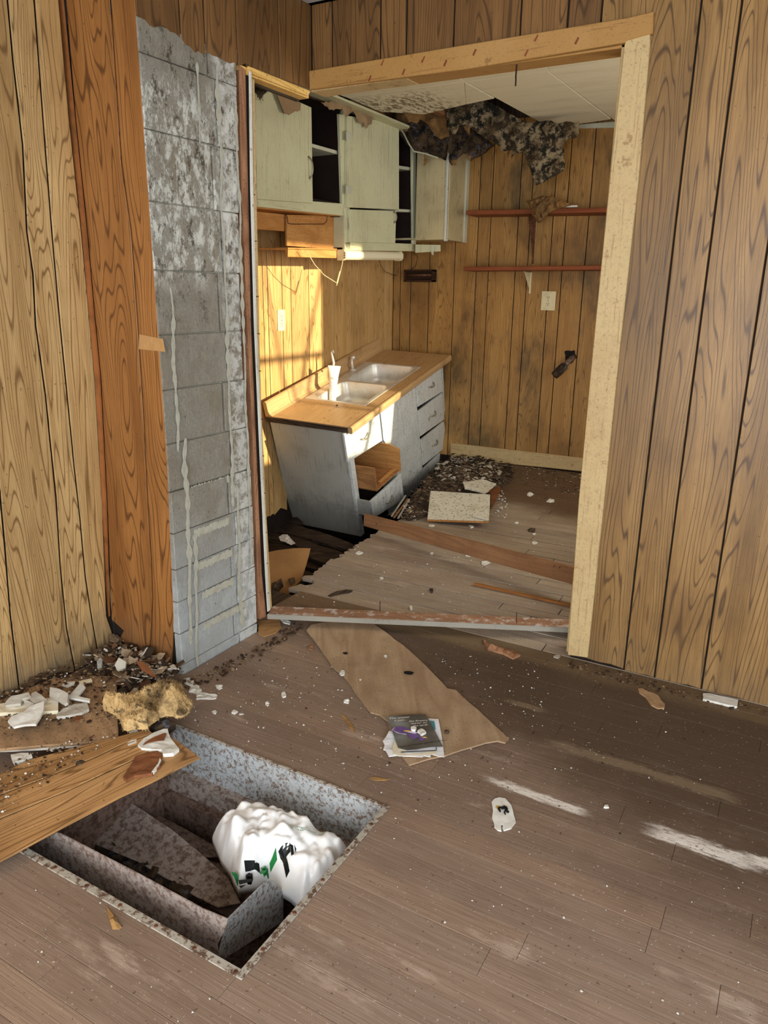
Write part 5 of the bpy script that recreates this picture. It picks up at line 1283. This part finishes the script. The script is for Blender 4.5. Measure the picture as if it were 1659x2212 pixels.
for k, (p, q) in enumerate((((851, 1120), (881, 1079)), ((860, 1121), (884, 1080)), ((846, 1117), (876, 1072)))):
    bar('trim_stick', p, q, .010, .008, M['cab_side'] if k else M['board_brown'], ('middle', 'rightmost grey', 'leftmost brown')[k]+' of the three thin sticks leaning by the pulled out lower drawer', 'stick', .02)
flat('rotten_board_piece', [(868, 1112), (915, 1082), (932, 1090), (925, 1112), (905, 1122), (880, 1124)], M['rot'], 'dark rotten board piece left of the fallen white tile', 'board', .008, .006, .003)
# tan hardboard sheet standing in the hole by the left jamb, torn paper
P = [UP(u, v, (-.25, .25, -.10), (.25, -.35, 1)) for u, v in [(570, 1194), (600, 1188), (635, 1184), (671, 1184), (663, 1215), (651, 1252), (618, 1290), (600, 1300), (575, 1306)]]
tag(Bd().prism(rag(P, .04, .002, 3), V((.25, -.35, 1)).normalized()*-.005).build('hardboard_sheet', M['hardboard'], bevel=.001), 'torn tan hardboard sheet slumped in the floor hole by the left jamb', 'hardboard')
def blob_at(name, pts, mat, label, cat, pt, n, th, amp, seed, cell=.008, bulge=0, fq=50, group=None, raggy=.002):
    P = [UP(u, v, pt, n) for u, v in pts]
    return tag(chunk(P, n, th, amp, fq, bulge=bulge, cell=cell, seed=seed, raggy=raggy).build(name, mat), label, cat, group)
blob_at('debris_tuft', [(588, 1262), (608, 1252), (612, 1268), (598, 1282), (588, 1284)], M['dirt'], 'dark dirt tuft on the tan hardboard sheet', 'debris', (-.25, .25, -.09), (.25, -.35, 1), .008, .012, 3)
blob_at('debris_tuft', [(622, 1252), (636, 1248), (638, 1258), (628, 1264)], M['dirt'], 'small dark dirt spot right of the larger tuft on the hardboard', 'debris', (-.25, .25, -.09), (.25, -.35, 1), .005, .008, 4)
blob_at('torn_paper', [(602, 1160), (612, 1155), (622, 1156), (632, 1168), (638, 1174), (628, 1178), (618, 1172), (606, 1168)], M['paper'], 'torn white paper scrap on the dark sunken boards', 'paper', (-.3, .5, -.09), (-.1, -.12, 1), .002, .006, 5)

def lumps(items, mat, cat, group_default=None):
    for (nm, label, pts, th, amp, h, seed) in items:
        flat(nm, pts, mat, label, cat, th, h, amp, 60, seed, .007, .0012)
def blobpx(u, v, rx, ry, seed):
    rr = random.Random(seed); return [(u+rx*math.cos(a)*rr.uniform(.5, 1.25), v+ry*math.sin(a)*rr.uniform(.5, 1.25)) for a in [2*math.pi*i/7 for i in range(7)]]
kl_ = [(1145, 1069, 7, 5, 'white plaster lump below the vent pipe, left of a longer one'), (1190, 1082, 11, 5, 'longer white plaster lump on the far right of the kitchen floor'),
       (1048, 1217, 9, 6, 'white plaster lump touching the front of the long brown board'), (1011, 1201, 9, 3, 'flat white plaster chip left of the lump at the long board'),
       (934, 1136, 8, 4, 'white plaster chip just in front of the fallen tile, left one'), (1018, 1137, 6, 4, 'white plaster chip just in front of the fallen tile, right one'),
       (1154, 1173, 7, 3.5, 'white chip nearest the long board in its right half'), (1153, 1154, 6, 2.5, 'narrow white chip beside the dark lump on the kitchen floor'),
       (1117, 1130, 5, 3, 'tiny white chip left of the dark lump on the kitchen floor'), (933, 1196, 4, 3, 'small white crumb on the broken off boards, mid left'),
       (776, 1195, 9, 3.5, 'flat white flake cluster near the broken edge of the boards'), (824, 1249, 5, 3, 'small white crumb in the middle of the sloping boards'),
       (888, 1315, 4, 6, 'thin white splinter just behind the pinkish board')]
for i, (u, v, rx, ry, lb_) in enumerate(kl_):
    flat('plaster_chip', blobpx(u, v, rx, ry, i), M['white_plaster'], lb_, 'plaster', .0045 if ry > 4 else .0025, 0, .004, 80, i, .006, .001)
flat('dark_lump', blobpx(1148, 1147, 12, 5, 3), M['dirt'], 'dark dirt lump on the right part of the kitchen floor', 'debris', .006, 0, .01, 80, 2, .007, .002)
flat('brown_lump', blobpx(932, 1276, 4, 5, 5), M['rot'], 'small brown lump on the sloping boards near the opening', 'debris', .008, 0, .006, 80, 2, .006)
flat('bark_piece', [(708, 1288), (728, 1278), (750, 1275), (762, 1277), (755, 1281), (735, 1285), (715, 1290)], M['rot'], 'dark flat bark-like splinter on the sloping boards', 'splinter', .004, 0, .003, 60, 2, .008)
scatter('crumbs', [(617, 1277), (722, 1210), (813, 1149), (1230, 1140), (1225, 1335), (640, 1310)], 260, .0012, .005, M['crumb_w'], 'fine white crumbs over the sloping kitchen boards', 'crumbs', 21, 0, .001, .2, .002, 4)
scatter('crumbs', [(1075, 1058), (1085, 1060), (1100, 1100), (1090, 1125), (1068, 1115)], 60, .002, .009, M['crumb_w'], 'white crumbs gathered right of the fallen tile', 'crumbs', 22, 0, .004, .3, .004, 5)

# ------------------------------------------------------------------ front room floor things
sheet_px = [(662, 1364), (672, 1352), (703, 1345), (755, 1345), (803, 1347), (828, 1364), (880, 1404), (928, 1449), (940, 1462), (966, 1490), (985, 1493), (1013, 1520), (1060, 1562), (1099, 1598), (1091, 1607), (1074, 1603), (1020, 1616), (963, 1634), (925, 1642), (884, 1655), (866, 1632), (850, 1600), (838, 1560), (819, 1546), (800, 1541), (775, 1508), (750, 1472), (715, 1437), (690, 1400)]
sheet = thing('underlay_board', 'long torn brown underlayment board lying on the floor in front of the opening', 'board', FL(880, 1500))
part('sheet', chunk([FL(u, v, .003) for u, v in sheet_px], (0, 0, 1), .005, .0012, 9, cell=.03, raggy=.003, seed=2), rough_wood('dusty_underlayment', (186, 160, 128), (156, 128, 98), (132, 108, 82), .5, .35, rings=4, streak=(1.5, 24)), sheet, grain=(.55, -.83, 0))
for (u, v, rx, ry) in ((747, 1411, 6, 3), (883, 1453, 12, 4.5)):
    part('hole_shade_disc', Bd().prism([FL(*p, .0098) for p in blobpx(u, v, rx, ry, u)], (0, 0, .0008)), M['black'], sheet)  # flat black discs painting the shade of open holes
# papers
FT = .0105
def fl_poly(pts, h): return [U(u, v, 2, h) for u, v in pts]
pp = tag(chunk(fl_poly([(840, 1580), (872, 1578), (930, 1600), (930, 1636), (905, 1634), (863, 1632), (840, 1635), (833, 1622), (828, 1620), (831, 1610), (827, 1602), (834, 1592)], FT), (0, 0, 1), .002, .002, 30, cell=.012, raggy=.004, seed=4).build('leaflet', M['paper']), 'white water-eaten leaflet page sticking out left under the grey booklet', 'leaflet')
rp = thing('leaflet', 'white page with a teal printed frame sticking out right under the grey booklet', 'leaflet', U(930, 1600, 2, FT))
part('page', chunk(fl_poly([(915, 1552), (947, 1554), (954, 1590), (960, 1636), (945, 1634), (925, 1628), (912, 1636), (868, 1634), (866, 1600)], FT+.0035), (0, 0, 1), .0012, .002, 20, cell=.015, seed=7), M['paper'], rp)
part('teal_print', Bd().prism(fl_poly([(928, 1557), (938, 1558), (941, 1576), (936, 1576)], FT+.0068), (0, 0, .0004)), M['teal'], rp)
part('frame_print', Bd().prism(fl_poly([(941, 1612), (942.5, 1612), (943.5, 1621), (942, 1621)], FT+.0075), (0, 0, .0004)), M['ink_black'], rp)
part('frame_print', Bd().prism(fl_poly([(866, 1624), (942, 1620.5), (942, 1621.8), (866, 1625.6)], FT+.0075), (0, 0, .0004)), M['ink_black'], rp)
part('cream_page', chunk(fl_poly([(852, 1600), (866, 1618), (900, 1628), (940, 1622), (942, 1630), (905, 1632), (862, 1634), (850, 1630), (848, 1615)], FT+.005), (0, 0, 1), .001, .003, 20, cell=.012, seed=3), M['paper_y'], rp)
bk = thing('church_booklet', 'grey booklet cover with a purple iris and white script lying on the brown board', 'booklet', U(895, 1580, 2, .016))
HB = .0185
cov_px = [(835, 1548), (862, 1545), (890, 1544), (919, 1543), (930, 1562), (945, 1590), (957, 1613), (930, 1614), (900, 1619), (880, 1621), (860, 1616), (848, 1582)]
part('cover', chunk(fl_poly(cov_px, HB), (0, 0, 1), .0012, .0006, 12, cell=.015, seed=2), M['cover'], bk)
HT = HB+.0025
def cp(pts): return fl_poly([(u/8.295+800, v/8.295+1520) for u, v in pts], HT)
part('iris_petal', Bd().prism(cp([(390, 470), (430, 425), (520, 412), (600, 415), (680, 450), (740, 490), (660, 520), (540, 535), (470, 510)]), (0, 0, .0004)), M['purple'], bk)
part('iris_petal', Bd().prism(cp([(650, 550), (760, 530), (850, 540), (860, 590), (800, 640), (700, 600)]), (0, 0, .0004)), M['purple'], bk)
part('iris_petal', Bd().prism(cp([(860, 590), (960, 600), (990, 640), (900, 670), (865, 640)]), (0, 0, .0004)), M['purple'], bk)
part('iris_edge', Bd().prism(cp([(385, 470), (430, 425), (440, 430), (400, 480), (540, 535), (650, 545), (640, 555), (480, 525)]), (0, 0, .0006)), M['lilac'], bk)
part('iris_edge', Bd().prism(cp([(640, 500), (760, 490), (850, 520), (800, 540), (700, 520)]), (0, 0, .0006)), M['lilac'], bk)
part('iris_beard', Bd().prism(cp([(590, 485), (660, 478), (740, 495), (690, 508), (620, 500)]), (0, 0, .0008)), M['iris_y'], bk)
part('iris_beard', Bd().prism(cp([(920, 600), (980, 595), (1020, 615), (950, 612)]), (0, 0, .0008)), M['iris_y'], bk)
def cover_text(s_, size, u, v, u2, v2, mat=M['ink_white'], shear=.3):
    a, c = cp([(u, v), (u2, v2)]); x = (c-a).normalized(); text_on('lettering', s_, size, a, x, V((0, 0, 1)).cross(x), (0, 0, 1), mat, bk, shear=shear, lift=.0004)
cover_text('The winter', .0150, 330, 285, 680, 255)
cover_text('is past...', .0130, 425, 320, 640, 300)
cover_text('the flowers', .0128, 690, 330, 1000, 312)
cover_text('appear on', .0125, 725, 368, 1010, 350)
cover_text('the earth', .0125, 765, 412, 1010, 392)
cover_text('FIRST MISSIONARY BAPTIST CHURCH', .0088, 530, 790, 1180, 690, M['ink_black'], .1)
cover_text('SUNDAY SERVICE', .006, 700, 772, 1100, 720, M['ink_grey'], 0)
for i, (u, v, rx, ry, lb_) in enumerate(((912, 1585, 10, 6, 'white plaster chunk on the grey booklet, right of the smaller one'), (894, 1577, 7, 4, 'small pale plaster chip on the iris of the grey booklet'))):
    flat('plaster_chip', blobpx(u, v, rx, ry, i+40), M['white_plaster'], lb_, 'plaster', .008, .021, .004, 80, i, .007)
flat('grey_debris_tuft', blobpx(964, 1583, 6, 4, 77), M['dirt'], 'small grey fluff tuft on the board right of the booklet', 'debris', .006, .009, .008, 90, 4, .006)
# white sole with a charred spot
ws = thing('white_sole_insert', 'white insole-shaped piece with a charred spot lying on bare floorboards', 'insole', U(1088, 1765, 2, 0))
part('sole', chunk(fl_poly([(1062, 1734), (1068, 1727), (1078, 1724), (1091, 1726), (1104, 1741), (1110, 1763), (1114, 1778), (1104, 1791), (1088, 1796), (1085, 1790), (1087, 1784), (1084, 1782), (1082, 1785), (1083, 1797), (1075, 1795), (1068, 1788), (1067, 1778), (1063, 1769), (1065, 1752)], .0005), (0, 0, 1), .003, .0008, 30, cell=.01, raggy=.0008, seed=3), M['white_plaster'], ws)
part('stain', Bd().prism(fl_poly(blobpx(1074, 1744, 6, 5, 3), .0041), (0, 0, .0004)), M['iris_y'], ws)
rr = random.Random(8); b = Bd()
for k in range(26):
    a = rr.uniform(0, 6.28); q = rr.random()**.5; p = U(1087+10*q*math.cos(a)+3*q*math.sin(a), 1750+10*q*math.sin(a)*.9, 2, .0045); flake(b, p, rr.uniform(.002, .0045), (rr.uniform(-.4, .4), rr.uniform(-.4, .4), 1), .003, rr, 5)
part('charred_spot', b, M['black'], ws)
flat('felt_sole_piece', [(1378, 1489), (1388, 1489), (1400, 1496), (1412, 1499), (1421, 1504), (1428, 1515), (1436, 1522), (1435, 1531), (1421, 1532), (1407, 1525), (1400, 1515), (1394, 1507), (1381, 1498)], M['insol_tan'], 'tan felt sole piece on the dark floor near the right wall', 'insole', .004, 0, .001, 40, 2, .01, .001)
flat('plaster_strip', [(1518, 1502), (1533, 1502), (1560, 1508), (1594, 1516), (1592, 1531), (1576, 1528), (1545, 1520), (1518, 1514)], M['white_plaster'], 'flat white rectangular plaster strip against the foot of the right wall', 'plaster', .008, 0, .001, 40, 3, .01, .001)
flat('wood_scrap', [(1044, 1383), (1057, 1397), (1085, 1403), (1110, 1409), (1124, 1418), (1109, 1425), (1086, 1414), (1054, 1405), (1045, 1394)], M['raw_pink'], 'curved splintered wood scrap on the floor in front of the right jamb', 'wood scrap', .008, 0, .006, 40, 5, .01, .001, .01)
flat('pale_round_chip', blobpx(1204, 1419, 8, 4, 9), M['grey_plaster'], 'small round pale chip at the foot of the right jamb', 'chip', .003, 0, .001, 40, 1, .006)
flat('dry_leaf', [(736, 1543), (744, 1547), (755, 1558), (763, 1570), (766, 1583), (757, 1576), (748, 1563), (741, 1551)], M['leaf'], 'slim tan dry leaf on the floor left of the booklet', 'leaf', .0012, .001, .002, 40, 1, .008)
flat('dry_leaf', [(798, 1681), (806, 1679), (816, 1680), (830, 1683), (843, 1683), (835, 1686), (820, 1687), (806, 1686)], M['leaf'], 'curled reddish dry leaf beyond the furnace pit corner', 'leaf', .0012, .001, .004, 40, 2, .008)
flat('dry_leaf', [(231, 1959), (236, 1966), (243, 1976), (252, 1990), (263, 2004), (256, 2008), (243, 2008), (237, 1990), (232, 1972)], M['leaf'], 'curled brown dry leaf on the floor in front of the furnace pit', 'leaf', .0012, .001, .008, 30, 3, .008)
ch_ = [(750, 1516, 7, 5, 'white chip on the floor left of the brown board, nearest the booklet'), (739, 1455, 7, 6, 'white chip at the left edge of the brown board'), (778, 1468, 3, 2.5, 'tiny white crumb on the brown board'),
       (612, 1502, 8, 6, 'white chip midway between chimney and furnace pit'), (578, 1520, 5, 5, 'small white chip left of the midway one, nearer the pit'), (833, 1418, 4, 3.5, 'little white chip on the upper part of the brown board'),
       (475, 1484, 9, 6, 'white chip on the floor right of the chimney foot flakes'), (1310, 1743, 7, 5, 'white paint flake left of the second worn streak'),
       (463, 1539, 5, 4, 'small chip below the chimney foot, left of a pair'), (507, 1539, 7, 4, 'small white chip of a pair below the chimney foot'), (521, 1543, 5, 3, 'right chip of a pair below the chimney foot')]
for i, (u, v, rx, ry, lb_) in enumerate(ch_):
    flat('plaster_chip', blobpx(u, v, rx, ry, i+60), M['white_plaster'], lb_, 'plaster', .004 if rx > 5 else .002, .009 if 739 <= u <= 833 and v < 1500 and u != 750 else 0, .003, 80, i, .006, .001)
flat('plaster_flakes', [(397, 1468), (408, 1466), (420, 1470), (421, 1477), (436, 1490), (432, 1497), (452, 1500), (470, 1504), (467, 1510), (444, 1511), (424, 1512), (426, 1500), (408, 1496), (412, 1487), (399, 1478)], M['white_plaster'], 'flat white plaster flakes at the foot of the chimney corner', 'plaster', .004, 0, .004, 60, 8, .008, .003)
flat('tan_patch_piece', [(558, 1345), (590, 1338), (605, 1342), (608, 1356), (596, 1368), (570, 1376), (558, 1370)], M['hardboard'], 'tan hardboard scrap on the floor between chimney and pinkish board', 'hardboard', .004, 0, .001, 40, 1, .012, .002)
flat('brown_shard', blobpx(672, 1400, 9, 8, 31), M['raw_pink'], 'crumbling brown shard at the upper left edge of the brown board', 'wood scrap', .006, 0, .006, 60, 2, .007, .002)
flat('white_shard', [(605, 1338), (612, 1337), (628, 1345), (626, 1350), (612, 1346)], M['white_plaster'], 'white shard just in front of the left end of the pinkish board', 'plaster', .004, 0, .002, 60, 2, .007, .001)
# crumbs everywhere
scatter('crumbs', [(400, 1420), (560, 1390), (1220, 1430), (1640, 1560), (1659, 2212), (500, 2212), (0, 2212), (0, 1900)], 260, .0008, .0034, M['crumb_w'], 'fine white crumbs scattered over the front room floor', 'crumbs', 31, .0004, .001, .2, .0015, 4)
scatter('crumbs', [(400, 1420), (560, 1390), (1220, 1430), (1100, 1700), (700, 1720), (400, 1560)], 380, .001, .0045, M['crumb_w'], 'thicker spread of white crumbs between chimney and brown board', 'crumbs', 32, .0004, .001, .2, .0015, 4)
scatter('crumbs', [(400, 1400), (560, 1345), (1220, 1400), (1640, 1560), (1500, 1900), (400, 1700)], 500, .001, .0045, M['crumb_b'], 'dark dirt crumbs scattered over the front room floor', 'crumbs', 33, .0004, .001, .3, .0018, 4)
scatter('dirt_drift', [(380, 1475), (440, 1455), (500, 1428), (556, 1395), (640, 1345), (660, 1360), (560, 1420), (470, 1470), (400, 1490)], 420, .001, .010, M['crumb_b'], 'dirt and grit drifted along the chimney foot', 'debris', 34, .0, .004, .4, .003, 5)
scatter('dirt_drift', [(1228, 1425), (1659, 1535), (1659, 1552), (1228, 1448)], 360, .001, .007, M['crumb_b'], 'dark grit along the foot of the right wall', 'debris', 35, .0, .004, .4, .003, 5)

# ------------------------------------------------------------------ fallen wall panel and debris at the left
fpn = thing('fallen_wall_panel', 'fallen sheet of grooved oak paneling reaching over the furnace pit', 'wall panel', U(150, 1740, 2, 0))
HP = .040
grv = [[(-130, 1800), (0, 1717), (100, 1679), (202, 1637), (268, 1606), (330, 1584)], [(-130, 1830), (0, 1768), (150, 1706), (297, 1637), (345, 1612), (380, 1596)]]
topE = [(-130, 1745), (-40, 1690), (60, 1640), (200, 1603), (290, 1580), (318, 1574)]
botE = [(-130, 1922), (0, 1862), (140, 1786), (262, 1722), (330, 1690), (380, 1664), (432, 1638)]
endE = [(432, 1638), (418, 1622), (400, 1608), (380, 1596)]
Pn = (.06, -.04, 1)
def ppl(pts): return [UP(u, v, U(150, 1740, 2, HP), Pn) for u, v in pts]
for a, c in ((topE, grv[0]), (grv[0], grv[1]), (grv[1], botE)):
    A_ = ppl(a); C_ = ppl(c)
    mid = sum(A_+C_, V((0, 0, 0)))/len(A_+C_)
    
    gd = (C_[2]-A_[2]); gd = gd.normalized()*.0036
    A2 = [p+gd for p in A_]; C2 = [p-gd for p in C_]
    if c is botE: A2 = A2
    part('panel_board', Bd().prism(A2+C2[::-1], (0, 0, -.005)), M['pan_fallen'], fpn, grain=tuple((C_[3]-C_[1]).normalized()), bevel=.0006)
part('panel_backing', Bd().prism([p+V((0, 0, -.0055)) for p in ppl(topE[:5])+ppl([(325, 1588), (378, 1602), (425, 1636), (330, 1686)])+ppl([(262, 1718), (140, 1782), (0, 1856), (-130, 1916)])], (0, 0, -.0035)), M['backing'], fpn)
# debris board behind it
db_ = thing('debris_board', 'dirty board with a thin white front edge carrying the plaster pile', 'board', U(120, 1560, 2, 0))
HD = .052
part('board', Bd().prism([U(u, v, 2, HD) for u, v in [(-150, 1560), (0, 1512), (110, 1466), (190, 1458), (252, 1461), (254, 1530), (256, 1595), (240, 1600), (120, 1608), (0, 1618), (-150, 1630)]], (0, 0, -.010)), rough_wood('dirty_board_face', (184, 150, 112), (150, 120, 88), (104, 84, 64), .8, .7, rings=4), db_, grain=(1, -.4, 0), bevel=.002)
part('white_edge', Bd().tube([U(u, v, 2, HD-.014) for u, v in [(-150, 1634), (0, 1622), (80, 1619), (160, 1613), (215, 1607), (243, 1602)]], .0035, 6), M['white_plaster'], db_)
part('support', Bd().box(-.33, .02, -1.32, -1.10, .002, .036), M['rot'], db_)
HT2 = HD+.001
def c8(pts): return [(u/3.95, v/3.95+1400) for u, v in pts]
def c5(pts): return [(u/2.9625, v/2.9625+1400) for u, v in pts]
def piece(label, pts, mat, h, th, seed, name='plaster_piece', cat='plaster', amp=.002, cell=.012, tilt=(0, 0, 1), raggy=.001, bulge=0, fq=40, smooth=False):
    c = (sum(p[0] for p in pts)/len(pts), sum(p[1] for p in pts)/len(pts)); o = U(c[0], c[1], 2, h)
    P = [UP(u, v, o, tilt) for u, v in pts]
    return tag(chunk(P, tilt, th, amp, fq, cell=cell, seed=seed, raggy=raggy, bulge=bulge).build(name, mat, smooth=smooth), label, cat)
piece('long yellowish plaster board under the white shards at far left', c8([(-60, 520), (150, 470), (300, 455), (480, 450), (500, 470), (500, 562), (380, 566), (200, 572), (0, 582), (-60, 586)]), M['paper_y'], HT2, .012, 1, name='plasterboard_piece')
piece('largest smooth white plaster shard, in front of the left wall', c8([(70, 640), (100, 600), (210, 560), (260, 515), (380, 470), (376, 540), (350, 600), (310, 665), (220, 668), (120, 690)]), M['white_plaster'], HT2+.016, .008, 2, tilt=(.05, -.12, 1))
piece('grey white shard leaning behind the largest one', c8([(258, 450), (275, 400), (310, 385), (350, 410), (400, 452), (385, 472), (290, 482)]), M['grey_plaster'], HT2+.020, .008, 3, tilt=(.1, -.25, 1))
piece('grey shard at the far left of the plaster pile', c8([(45, 500), (60, 470), (100, 430), (250, 398), (268, 430), (190, 455), (180, 492), (50, 508)]), M['grey_plaster'], HT2+.018, .010, 4, tilt=(.1, -.2, 1))
piece('steeply leaning grey plaster shard in the middle of the pile', c8([(440, 350), (520, 365), (592, 402), (586, 480), (560, 498), (500, 460), (435, 430)]), M['grey_plaster'], HT2+.02, .010, 5, tilt=(.0, -.5, 1))
piece('narrow pale shard pointing up right on the pile', c8([(600, 416), (640, 370), (690, 310), (732, 345), (700, 385), (670, 426)]), M['grey_plaster'], HT2+.012, .008, 6, tilt=(.1, -.2, 1))
piece('thin white plaster stick right of the leaning shards', c8([(595, 416), (680, 432), (772, 450), (766, 472), (680, 455), (594, 436)]), M['white_plaster'], HT2+.006, .008, 7)
piece('flat speckled plaster shard with white front edge, right part of the pile', c8([(480, 590), (540, 540), (640, 500), (746, 490), (762, 540), (700, 572), (600, 596), (484, 610)]), M['grey_plaster'], HT2+.002, .010, 8)
piece('small pale shard at the back of the plaster pile', c8([(530, 325), (580, 300), (642, 296), (646, 314), (570, 340)]), M['white_plaster'], HT2, .006, 9)
piece('cream chip at the back right of the plaster pile', c8([(672, 295), (780, 273), (788, 290), (722, 312), (680, 308)]), M['paper_y'], HT2, .006, 10)
piece('pale triangular shard lying over the yellowish board', c8([(204, 460), (240, 465), (292, 490), (250, 520), (220, 536)]), M['white_plaster'], HT2+.014, .007, 11)
piece('pinkish chip below the flat speckled shard', c8([(612, 600), (680, 582), (708, 592), (690, 620), (640, 632)]), M['rust_plaster'], HT2, .004, 12)
rr = random.Random(3)
piece('white plaster block on the fallen panel near the left edge', c8([(95, 938), (180, 924), (268, 926), (280, 958), (200, 985), (125, 1003), (112, 985)]), M['white_plaster'], HP+.004, .012, 13)
piece('big white plaster piece with rusty face at the tip of the fallen panel', c8([(1178, 855), (1230, 800), (1310, 750), (1400, 718), (1432, 716), (1455, 790), (1500, 850), (1530, 888), (1480, 925), (1392, 934), (1385, 898), (1300, 890), (1210, 882)]), M['white_plaster'], HP+.006, .012, 14)
piece('rusty brown stain patch on the big white plaster piece', c8([(1240, 805), (1310, 765), (1400, 728), (1420, 730), (1400, 790), (1330, 795), (1260, 812), (1220, 830)]), M['rust_plaster'], HP+.020, .002, 24, name='rust_flake', cat='rust flake')
piece('rust brown crumbling plaster slab with white broken edge on the fallen panel', c5([(790, 842), (830, 780), (870, 712), (940, 690), (1010, 676), (1040, 702), (1028, 770), (975, 820), (900, 830), (860, 836), (815, 862)]), M['rust_plaster'], HP+.004, .010, 15)
piece('thin white broken edge on the right of the rust brown slab', c5([(1024, 720), (1034, 735), (1018, 770), (985, 808), (972, 812), (990, 785), (1015, 755)]), M['white_plaster'], HP+.006, .010, 16)
piece('small white block behind the big plaster piece', c8([(1105, 742), (1170, 710), (1178, 732), (1125, 762)]), M['white_plaster'], HP+.004, .010, 17)
piece('white block left of the big plaster piece', c8([(1083, 838), (1120, 812), (1166, 804), (1168, 832), (1098, 856)]), M['white_plaster'], HP+.004, .010, 18)
piece('flat white flake in the middle of the fallen panel', c5([(422, 826), (460, 810), (508, 800), (510, 812), (492, 832), (440, 836)]), M['white_plaster'], HP+.004, .003, 19)
piece('tiny white flake just below the white board edge', c8([(412, 862), (466, 862), (460, 880), (436, 884)]), M['white_plaster'], HP+.002, .003, 20)
piece('fluffy grey cocoon lump on the fallen panel', c8([(640, 985), (690, 965), (722, 985), (700, 1015), (650, 1015)]), M['dirt'], HP+.004, .010, 21, name='dirt_lump', cat='debris', amp=.01)
ins = chunk([U(u, v, 2, .07) for u, v in c8([(882, 522), (935, 480), (990, 468), (1052, 492), (1110, 440), (1180, 402), (1260, 385), (1350, 362), (1430, 345), (1500, 332), (1560, 352), (1572, 420), (1640, 482), (1620, 540), (1560, 590), (1500, 598), (1420, 580), (1350, 592), (1310, 640), (1262, 690), (1160, 692), (1060, 702), (1042, 630), (1000, 575), (940, 552)])], (0, 0, 1), .012, .028, 16, bulge=.022, cell=.009, raggy=.007, seed=12, hfun=lambda q, s, w_: .018*(.5-abs(noise.noise(w_*38)))+.009*noise.noise(w_*95))
fuzz(ins, 22000, .008, .0006, 3)
tag(ins.build('insulation_batt', M['insul_yel']), 'yellow torn glass wool batt lying between chimney and furnace pit', 'insulation')
piece('black charred lump in front of the yellow glass wool', c8([(1282, 690), (1310, 640), (1362, 622), (1430, 650), (1502, 692), (1450, 730), (1400, 742), (1330, 738), (1290, 722)]), M['insul_dark'], .03, .02, 23, name='charred_lump', cat='debris', amp=.01, bulge=.015)
corner_px = c8([(690, 235), (850, 150), (1000, 60), (1100, 90), (1250, 160), (1450, 250), (1560, 330), (1400, 360), (1060, 480), (1005, 470), (1000, 300), (900, 245)])
P = [U(u, v, 2, .0) for u, v in corner_px]
tag(chunk(P, (0, 0, 1), .02, .02, 20, bulge=.035, cell=.03, seed=9).build('rubble_heap', M['dirt']), 'dark rubble heap in the corner by the left wall and chimney', 'debris', None, 'stuff')
scatter('rubble_flakes', corner_px, 520, .004, .028, M['debris'], 'mixed flakes and splinters over the corner rubble heap', 'debris', 41, .03, .07, .8, .003)
board_px = [(0, 1530), (110, 1475), (190, 1462), (250, 1465), (252, 1590), (120, 1602), (0, 1612)]
scatter('board_dirt', board_px, 800, .0012, .010, M['crumb_b'], 'dirt and crumbs over the dirty board at left', 'debris', 42, HT2, HT2+.003, .4, .003)
scatter('board_crumbs', board_px, 160, .001, .006, M['crumb_w'], 'white crumbs over the dirty board at left', 'crumbs', 43, HT2, HT2+.004, .4, .003)
pp0 = U(150, 1740, 2, HP)
def pz(x, y): return -(.06*(x-pp0.x)-.04*(y-pp0.y))
pnl = [(0, 1690), (200, 1625), (330, 1598), (420, 1648), (250, 1725), (0, 1850)]
scatter('panel_dirt', pnl, 190, .001, .006, M['crumb_b'], 'dirt crumbs over the fallen oak panel', 'debris', 44, HP+.0005, HP+.0015, .3, .002, zfun=pz)
scatter('panel_crumbs', pnl, 120, .0008, .004, M['crumb_w'], 'white crumbs over the fallen oak panel', 'crumbs', 45, HP+.0005, HP+.0015, .3, .002, zfun=pz)
def shard(label, pts, h, mat, tilt, seed, th=.006, name='wood_splinter'):
    piece(label, pts, mat, h, th, seed, name=name, cat='wood scrap', tilt=tilt, cell=.015, amp=.001)
shard('long reddish wood shard leaning at the chimney foot', c8([(1162, 112), (1225, 125), (1262, 150), (1348, 262), (1300, 246), (1215, 195)]), .10, M['rust_plaster'], (.0, -.6, 1), 1)
shard('grey wood shard standing in the corner rubble below the left wall', c8([(985, 150), (1020, 85), (1080, 120), (1075, 170), (1010, 200)]), .09, M['grey_plaster'], (.2, -.9, 1), 2)
shard('pale curled shard between rubble and yellow glass wool', c8([(1030, 420), (1100, 405), (1150, 350), (1178, 355), (1170, 390), (1110, 425), (1050, 435)]), .07, M['grey_plaster'], (0, -.3, 1), 3)
shard('brown splinter upright in the rubble', c8([(1065, 262), (1095, 275), (1130, 345), (1110, 365), (1085, 320)]), .08, M['rot'], (0, -.5, 1), 4)
shard('small white splinter at the right of the rubble', c8([(1288, 350), (1304, 348), (1306, 378), (1290, 380)]), .08, M['white_plaster'], (0, -.5, 1), 5)
shard('pale grey splinter sticking out below the left wall', c8([(835, 120), (880, 98), (872, 165), (838, 180)]), .07, M['cab_side'], (0, -.6, 1), 6)
tag(Bd().tube([U(u, v, 2, .045) for u, v in c8([(985, 890), (1060, 845), (1150, 790), (1195, 765)])], .004, 6).build('dark_stick', M['rot']), 'thin dark stick between the white blocks on the fallen panel', 'stick')
